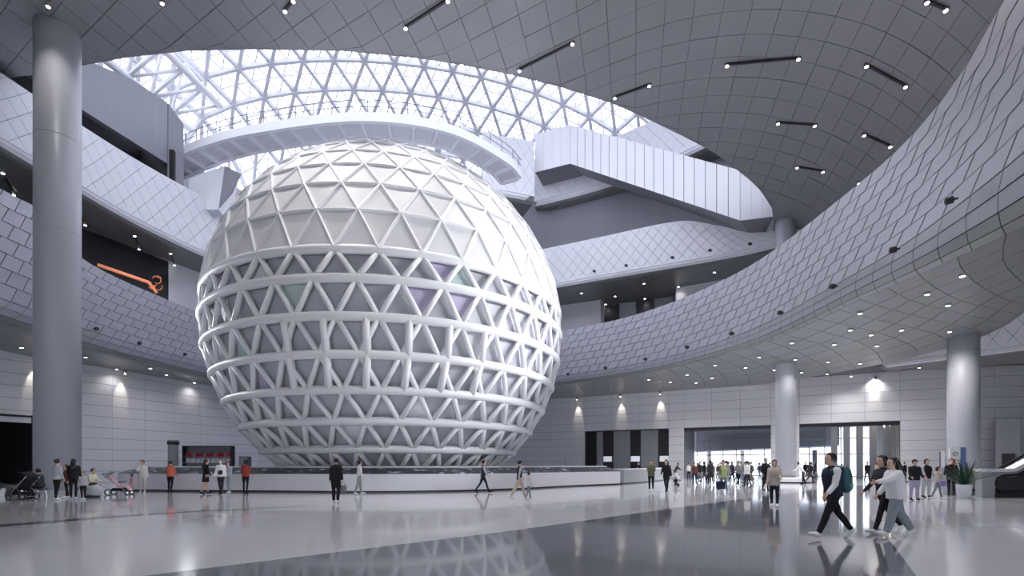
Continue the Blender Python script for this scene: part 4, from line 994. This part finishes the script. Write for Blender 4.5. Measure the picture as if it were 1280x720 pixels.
P(307, 617.5, 8, 1.70, 'rust', 'black', 'black', hair='bob', bulk=1.12, label='person in a rust red jacket and slim black trousers facing the counter', leg=.9, la=12, le=40, ra=14, re=45)
_, _, hh_, _ = P(420, 628.5, 10, 1.70, 'black', 'black', 'white', bulk=1.18, leg=1.25, label='person all in black carrying a bag, seen from behind', lt=6, lk=2, rt=-8, rk=8)
def handbag(h, m, label, s_=1.0):
    o = empty('handbag', (h[0], h[1], h[2]-.42*s_), 0, label, 'bag')
    mk('body', *bevbox(-.14*s_, .14*s_, -.055*s_, .055*s_, 0, .27*s_, .02), m, o); mk('handle', *tube([(-.07*s_, 0, .26*s_), (-.05*s_, 0, .40*s_), (.05*s_, 0, .40*s_), (.07*s_, 0, .26*s_)], .01, 6), m, o)
handbag(hh_[1], 'c_grey', 'grey handbag held by the person all in black')
P(449, 618.5, -60, 1.64, 'white', 'sage', 'white', hair='bun', leg=1.25, label='person in a white top and grey green trousers walking past the counter', **STROLL)
P(604, 616.5, -85, 1.72, 'charcoal', 'navy', 'black', sleeve='lightgrey', bulk=1.1, label='person in a dark vest with pale sleeves walking past the sphere', **WALK)
P(649, 624, -70, 1.66, 'black', 'beige', 'white', sleeve='lightgrey', cap='black', leg=1.25, label='person in a black vest, cap and beige trousers walking with a child', **WALK2)
P(661, 625.5, -75, 1.18, 'offwhite', 'grey', 'white', hair='bob', bulk=1.2, label='small child in a cream top and grey leggings walking beside an adult', vox=.02, **STROLL)
P(701, 604.5, 150, 1.05, 'grey', 'navy', 'black', label='small child in a grey top standing by the end of the curved counter')
P(798, 600.5, 185, 1.70, 'black', 'black', 'white', mask=True, label='masked person all in black standing by the pale side counter', la=30, le=70, ra=30, re=70)
P(814, 614.5, 165, 1.72, 'olive', 'black', 'white', hair='bob', bulk=1.2, label='person in an olive jacket and black trousers holding something, by the side counter', la=38, le=60, ra=30, re=70, **{k: WALK2[k] for k in ('lt', 'lk', 'rt', 'rk')})
_, _, _, tt_ = P(833, 615.5, 150, 1.76, 'black', 'black', 'black', bulk=1.12, label='person in an open black jacket over a red brown shirt, striding', hem=-.14, **WALK)
P(849, 607, 60, 1.60, 'white', 'black', 'black', label='person in white crouching low by the edge of the pale wall', lt=95, lk=125, rt=70, rk=130, la=40, le=50, ra=50, re=40, lean=30, seat=1)
P(844, 601, -120, 1.66, 'charcoal', 'grey', 'black', label='person in charcoal bending beside the crouching one', lean=24, la=40, le=20, ra=35, re=30)
P(861, 599.5, 180, 1.60, 'white', 'black', 'black', label='person in a plain white top near the left end of the glazed entrance')
# --- the crowd at the entrance
_, _, hh_, _ = P(904, 617, 175, 1.72, 'hivis', 'bluegrey', 'white', sleeve='olive', bulk=1.2, label='person in a bright yellow green vest and blue grey trousers in the crowd', **WALK)
handbag(hh_[1], 'c_navy', 'large navy bag carried by the person in the yellow green vest', 1.5)
P(923, 609, 185, 1.74, 'grey', 'black', 'white', label='person in a grey pullover and black trousers walking out of the entrance', **WALK2)
P(934, 609.5, 10, 1.70, 'white', 'charcoal', 'black', bulk=1.12, label='person in a loose white shirt walking towards the entrance', **STROLL)
P(957, 613.5, 180, 1.80, 'black', 'black', 'black', bulk=1.14, hem=-.38, label='tall person in a long black coat standing before the entrance')
P(968, 633, 150, 1.62, 'beige', 'navy', 'white', hair='bob', bulk=1.25, leg=1.1, label='person in a long beige hoodie and dark jeans standing in front of the round column', hood='beige', hem=-.15, la=20, le=50)
rc2 = random.Random(11)
combos = [(a, b_) for a in ('black', 'charcoal', 'navy', 'grey', 'olive', 'brown', 'bluegrey') for b_ in ('black', 'jeans', 'grey', 'charcoal', 'navy', 'olive')]
rc2.shuffle(combos); spots = []
CW = {'black': 'black', 'charcoal': 'charcoal', 'navy': 'navy blue', 'grey': 'grey', 'olive': 'olive', 'white': 'white', 'brown': 'brown', 'bluegrey': 'blue grey', 'tan': 'tan', 'offwhite': 'off white', 'sage': 'sage green', 'jeans': 'blue jeans'}
def place_ok(g): return all((g[0]-q[0])**2+(g[1]-q[1])**2 > .55 for q in spots)
taken = [G(904,617), G(923,609), G(934,609.5), G(957,613.5), G(968,633), G(861,599.5)]; spots += taken
k = 0; tries = 0
while k < 36 and tries < 1500:
    tries += 1
    x = rc2.uniform(868, 962) if k < 31 else rc2.uniform(1004, 1020); g = G(x, rc2.uniform(600.2, 607) if k < 31 else rc2.uniform(596.5, 598))
    if not place_ok(g): continue
    spots.append(g); a, b_ = combos[k]
    person(g, rc2.choice((0, 20, 170, 190, 90, -80, 160)), rc2.uniform(1.58, 1.80), a, b_, rc2.choice(('black', 'white')), hair=rc2.choice(('short', 'short', 'bob', 'long', 'tail')), bulk=rc2.uniform(1, 1.15), vox=.034, mask=rc2.random() < .3,
           label='person in a %s top and %s %s' % (CW[a], CW[b_], 'in the entrance crowd' if k < 31 else 'walking inside the entrance') if b_ == 'jeans' else 'person in a %s top and %s trousers %s' % (CW[a], CW[b_], 'in the entrance crowd' if k < 31 else 'walking inside the entrance'), group='crowd at the entrance', **rc2.choice((WALK, WALK2, STROLL, {})))
    k += 1
P(1084, 602.5, 170, 1.72, 'black', 'black', 'black', label='person all in black standing before the ribbed entrance wall', **STROLL)
P(1096, 600.5, 10, 1.66, 'offwhite', 'charcoal', 'white', label='person in an off white top before the ribbed entrance wall')
P(1131, 603, 200, 1.68, 'black', 'grey', 'black', label='person in black with grey trousers by the pale wall right of the entrance')
# --- right-hand group by the plant
P(1143, 625.5, 165, 1.66, 'black', 'lilac', 'black', cap='black', bulk=1.3, leg=1.25, label='person in a black puffer jacket and pale lilac trousers with a black cap', la=16, le=40, ra=16, re=40)
P(1158, 622, 178, 1.70, 'black', 'lightgrey', 'black', sleeve='lightgrey', hair='bob', bulk=1.2, leg=1.3, label='person in a black padded vest with grey sleeves and grey trousers', la=10, le=30, ra=12, re=30)
_, _, hh_, _ = P(1172, 624, -140, 1.36, 'beige', 'grey', 'white', hair='bob', bulk=1.15, label='child in a beige jacket with a purple bag beside the masked walker', vox=.02, **STROLL)
handbag(hh_[1]+np.array([.02, -.05, .28]), 'c_purple', 'purple bag carried by the child in beige', .9)
P(1189, 620, 135, 1.78, 'black', 'black', 'black', mask=True, bulk=1.1, label='masked person all in black striding past the potted plant', **WALK)
# --- seated round the column and left-hand group
def annulus(sec, n=48):
    v = [(r_*math.cos(2*PI*k/n), r_*math.sin(2*PI*k/n), z) for k in range(n) for r_, z in sec]; m_ = len(sec)
    return v, [(k*m_+j, ((k+1) % n)*m_+j, ((k+1) % n)*m_+(j+1) % m_, k*m_+(j+1) % m_) for k in range(n) for j in range(m_)]
def bench(x, y, r, h, label):
    o = empty('round_bench', (x, y, 0), 0, label, 'bench')
    mk('plinth', *annulus([(r-.12, 0), (r-.12, .1), (.9, .1), (.9, 0)]), 'dark_metal', o); mk('seat_drum', *annulus([(r-.02, .1), (r, .14), (r, h-.05), (r-.04, h), (.86, h), (.86, .1)]), 'counter_white', o)
    return o
bench(23.15, 40.6, 1.9, .46, 'round white bench wrapped round the column before the entrance')
def sitter(x, y, *a, **k):
    kw = dict(lt=84, lk=84, rt=80, rk=82, la=26, le=40, ra=22, re=46, lean=10, seat=1); kw.update(k); return person((x, y), *a, **kw)
sitter(22.0, 39.6, 131, 1.68, 'black', 'black', 'black', label='person in black sitting on the round white bench', vox=.03)
sitter(24.35, 39.7, 233, 1.66, 'charcoal', 'grey', 'black', label='person in charcoal with grey trousers sitting on the round white bench', vox=.03)
P(1004, 605.5, 60, 1.72, 'white', 'black', 'black', label='person in a white shirt leaning forward beside the round bench', lean=30, la=40, le=20, ra=40, re=25)
P(1013, 604.5, -100, 1.70, 'black', 'charcoal', 'black', label='person in black walking past the round bench', **WALK)
P(43, 611, 60, 1.74, 'black', 'black', 'black', label='person all in black standing before the dark doorway', la=20, le=40)
P(71, 625, -15, 1.68, 'lightgrey', 'black', 'white', bulk=1.2, label='person in a pale grey top and black trousers in front of the tall column', la=-2, le=20)
P(92, 624, 30, 1.70, 'black', 'black', 'white', hair='long', bulk=1.2, label='person with long black hair in a black jacket by the tall column', la=20, le=40)
P(104, 624.5, 200, 1.16, 'lightgrey', 'black', 'white', bulk=1.25, label='small child in a pale padded jacket near the tall column', vox=.02)
P(83, 622.5, 150, 1.45, 'brown', 'black', 'white', hair='bob', label='child in a brown top between the two adults by the column', vox=.02)
def stool(x, y, label):
    o = empty('stool', (x, y, 0), 0, label, 'stool'); mk('seat', *lathe([(.17, .38), (.19, .40), (.19, .44), (.17, .46)], 20), 'dark_metal', o)
    for k in range(4): a = PI/4+k*PI/2; mk('leg', *tube([(.12*math.cos(a), .12*math.sin(a), .39), (.17*math.cos(a), .17*math.sin(a), 0)], .015, 6), 'chrome', o)
g = G(51, 623); stool(g[0], g[1]+.05, 'small stool under the seated person in dark clothes by the black stroller')
sitter(g[0], g[1], 100, 1.62, 'charcoal', 'black', 'black', bulk=1.25, label='person in dark clothes seated low behind the black stroller')
g = G(114, 620); stool(g[0], g[1], 'small stool under the seated person in the cream jacket')
sitter(g[0], g[1], -100, 1.62, 'cream', 'black', 'white', label='person in a cream jacket seated by the round grey bag', bulk=1.1)
# round grey bag
g = G(119, 621.5); rb = empty('round_bag', (g[0]+.2, g[1]-.35, 0), 0, 'plump pale grey bag standing on the floor by the seated person', 'bag')
v, f = ell((0, 0, .34), (.40, .26, .32), 18, 12); mk('body', [(p[0], p[1], max(p[2], .06)) for p in v], f, 'c_lightgrey', rb, True)
mk('base', *lathe([(.24, 0), (.26, .02), (.26, .09), (.22, .1)], 20), 'c_charcoal', rb); mk('flap', *[(lambda a: ([(p[0], p[1], max(p[2], .5)) for p in a[0]], a[1]))(ell((0, 0, .5), (.26, .2, .2), 14, 8))][0], 'c_charcoal', rb, True)
# --- strollers
def stroller(x, y, yaw, fab, hoodm, label):
    o = empty('stroller', (x, y, 0), math.radians(yaw), label, 'stroller')
    def wheel(px, py, r):
        w_ = empty('wheel_hub', (px, py, r)); bpy.data.objects.remove(w_)
        v, f = tube([(px, py+r*math.cos(2*PI*k/20), r+r*math.sin(2*PI*k/20)) for k in range(20)], .024, 6, closed=True, up=(1,0,0)); t_ = mk('wheel', v, f, 'rubber', o, True)
        mk('hub', *tube([(px-.025, py, r), (px+.025, py, r)], r*.35, 10), 'chrome', t_)
    for sx_ in (-.27, .27):
        wheel(sx_, -.38, .14); wheel(sx_*.8, .42, .11)
        mk('frame_rail', *tube([(sx_*.8, .42, .11), (sx_*.95, .12, .42), (sx_, -.35, .80), (sx_, -.60, 1.02)], .016, 8), 'chrome', o, True)
        mk('rear_leg', *tube([(sx_, -.38, .14), (sx_*.97, -.05, .55)], .015, 8), 'chrome', o)
    mk('handlebar', *tube([(-.27, -.60, 1.02), (-.2, -.66, 1.06), (.2, -.66, 1.06), (.27, -.60, 1.02)], .022, 8), 'rubber', o, True)
    mk('axle', *tube([(-.27, -.38, .14), (.27, -.38, .14)], .012, 6), 'chrome', o)
    mk('seat', *bevbox(-.2, .2, -.08, .30, .40, .50, .03), fab, o)
    mk('backrest', *prism([(-.2, -.06, .48), (.2, -.06, .48), (.2, -.34, .95), (-.2, -.34, .95)], (0, -.06, -.03)), fab, o)
    mk('footrest', *prism([(-.17, .30, .44), (.17, .30, .44), (.16, .46, .20), (-.16, .46, .20)], (0, .03, .02)), fab, o)
    mk('basket', *prism([(-.2, -.3, .2), (.2, -.3, .2), (.2, .2, .2), (-.2, .2, .2)], (0, 0, .13)), 'black_cloth', o)
    v = []; f = []; n = 8
    for i in range(n+1):
        a = PI*.02+i/n*PI*.62
        for xx, kk in ((-.235, .86), (-.2, 1), (.2, 1), (.235, .86)): v.append((xx, -.22-.36*kk*math.cos(a)+.02, .82+.38*kk*math.sin(a)))
    for i in range(n):
        for j in range(3): f.append((i*4+j, i*4+j+1, (i+1)*4+j+1, (i+1)*4+j))
    h_ = mk('canopy', v, f, hoodm, o, True); sm = h_.modifiers.new('t', 'SOLIDIFY'); sm.thickness = .02
    mk('bumper_bar', *tube([(-.2, .0, .62), (-.17, .22, .66), (.17, .22, .66), (.2, .0, .62)], .018, 8), 'rubber', o, True)
    return o
g = G(28, 624.5); stroller(g[0], g[1], 80, 'black_cloth', 'black_cloth', 'black baby stroller with silver frame in front of the dark doorway')
g = G(150, 618.5); stroller(g[0], g[1], -75, 'pink_cloth', 'c_lightgrey', 'pink and grey baby stroller with dark handle near the counter end')
g = G(37, 616); stroller(g[0], g[1], 110, 'c_charcoal', 'c_charcoal', 'charcoal baby stroller parked behind the black one')
P(165, 616.5, 120, .98, 'pink', 'pink', 'white', hair='bob', bulk=1.1, label='toddler in pink standing beside the pink stroller', vox=.018)
# --- plants
def spiky_plant(x, y, hpot, rpot, nleaf, ll, label, pot=True, seed=1):
    o = empty('potted_plant', (x, y, 0), 0, label, 'plant'); r_ = random.Random(seed)
    mk('pot', *lathe([(rpot*.78, 0), (rpot*.82, .02), (rpot, hpot-.04), (rpot+.02, hpot-.03), (rpot+.02, hpot), (rpot-.03, hpot), (rpot-.04, hpot-.06)], 28), 'pot_white', o, True)
    mk('soil', *lathe([(rpot-.05, hpot-.08), (rpot-.05, hpot-.05)], 24), 'soil', o)
    for k in range(nleaf):
        a = r_.uniform(0, 2*PI); el = r_.uniform(.62, 1.45); L = ll*r_.uniform(.7, 1.1); wd = .032
        pts = []; c = np.array([0, 0, hpot-.05]); dirv = np.array([math.cos(a), math.sin(a)])
        for i in range(5):
            t = i/4; rr_ = L*t*math.cos(el)*(1+.12*t); zz_ = L*t*math.sin(el)-.28*L*t*t*math.cos(el)
            pts.append(c+np.array([*(dirv*rr_), zz_]))
        v = []; f = []
        sd = np.array([-dirv[1], dirv[0], 0])
        for i, p in enumerate(pts):
            w_ = wd*(.5, 1, .95, .6, .06)[i]; v += [p-sd*w_, p+np.array([0, 0, -.012]), p+sd*w_]
        for i in range(4): f += [(i*3, i*3+1, i*3+4, i*3+3), (i*3+1, i*3+2, i*3+5, i*3+4)]
        mk('leaf', v, f, 'leaf', o)
    return o
g = G(1205, 623); spiky_plant(g[0], g[1], .62, .28, 90, 1.25, 'spiky dark green plant in a white pot beside the escalator', seed=2)
for i, x in enumerate((-3, 7)):
    g = G(x-2*i, 618+2.2*i); spiky_plant(g[0]-.3*i, g[1], .30, .26, 26, .5, 'low bushy plant in a white pot by the dark doorway', seed=5+i)['group'] = 'plants by the doorway'
# --- notice board behind the plant
g = G(1205, 619); nb = empty('notice_board', (g[0], g[1]+.4, 0), 0, 'standing notice board with a white poster, red block and blue side', 'sign')
mk('blue_side', *box(.20, .50, .02, .10, 0, 2.38), 'blue_panel', nb); mk('board', *box(-.32, .20, .0, .08, 0, 2.36), 'poster_white', nb)
v, f = tube([(-.06+.13*math.cos(2*PI*k/24), -.008, 2.05+.10*math.sin(2*PI*k/24)) for k in range(24)], .016, 6, closed=True, up=(0,1,0)); mk('ring_mark', v, f, 'poster_grey', nb)
mk('slash_mark', *bar((-.13, -.008, 2.0), (.01, -.008, 2.1), .014, .03), 'poster_grey', nb)
mk('red_block', *box(-.31, -.06, -.012, 0, 1.35, 1.78), 'poster_red', nb)
for k in range(4): mk('text_line', *box(-.02, .16, -.006, 0, 1.72-k*.09, 1.75-k*.09), 'poster_grey', nb)
mk('foot', *bevbox(-.4, .55, -.12, .3, 0, .05, .02), 'dark_metal', nb)
g = G(1178, 612); sg = empty('sign_post', (g[0], g[1], 0), 0, 'slim white sign panel on a post behind the masked walker', 'sign')
mk('panel', *box(-.12, .12, -.02, .02, 1.3, 2.35), 'poster_white', sg); mk('post', *box(-.02, .02, -.02, .02, 0, 1.3), 'chrome', sg); mk('base', *lathe([(.2, 0), (.2, .03), (.05, .05)], 20), 'chrome', sg); mk('dark_edge', *box(-.16, -.12, -.02, .02, 1.3, 2.3), 'dark_metal', sg)
# --- escalator at the right edge, rising to the right
ex, ey = G(1226, 622); ec = empty('escalator', (ex, ey, 0), 0, 'dark escalator with stone clad side rising beside the potted plant', 'escalator')
for n_, yo in (('near_side', 0.0), ('far_side', 1.7)):
    poly = [(0, yo, 0), (9, yo, 0), (9, yo, 5.15), (1.55, yo, 1.25), (0, yo, 1.25)]
    if yo: poly = [(0, yo, 0), (9, yo, 0), (9, yo, 4.3), (3.3, yo, 1.25), (0, yo, 1.25)]; mk('far_parapet', *prism(poly, (0, .25, 0)), 'stone_grey', ec)
    else:
        mk('end_pier', *bevbox(0, .62, -.05, .3, 0, 1.18, .03), 'stone_grey', ec); mk('coping', *prism([(-.05, -.1, 1.18), (1.5, -.1, 1.18), (9, -.1, 5.1), (9, -.1, 5.28), (1.42, -.1, 1.32), (-.05, -.1, 1.32)], (0, .45, 0)), 'wall_panel', ec)
        mk('skirt_glass', *prism([(.8, .12, .12), (9, .12, .12), (9, .12, 4.7), (1.75, .12, .95), (.95, .12, .95)], (0, .04, 0)), 'glass_dark', ec)
        mk('side_skirting', *prism([(.7, .0, 0), (9, .0, 0), (9, .0, .18), (.7, .0, .18)], (0, .2, 0)), 'dark_metal', ec)
for yo in (.05, 1.45): mk('handrail', *tube([(2.4, yo, .28), (1.0, yo, .26), (.78, yo, .42), (.74, yo, .62), (.82, yo, .88), (1.05, yo, 1.0), (1.75, yo, 1.04), (9, yo, 4.85)], .055, 8), 'rubber', ec, True)
for k in range(16): mk('step', *box(1.6+k*.4, 2.0+k*.4+.02, .3, 1.4, max(0, k*.205-.15), .06+k*.205), 'stone_grey', ec)
mk('comb_plate', *box(.3, 1.6, .25, 1.45, 0, .05), 'chrome', ec)
bpy.data.scenes.remove(TMP)
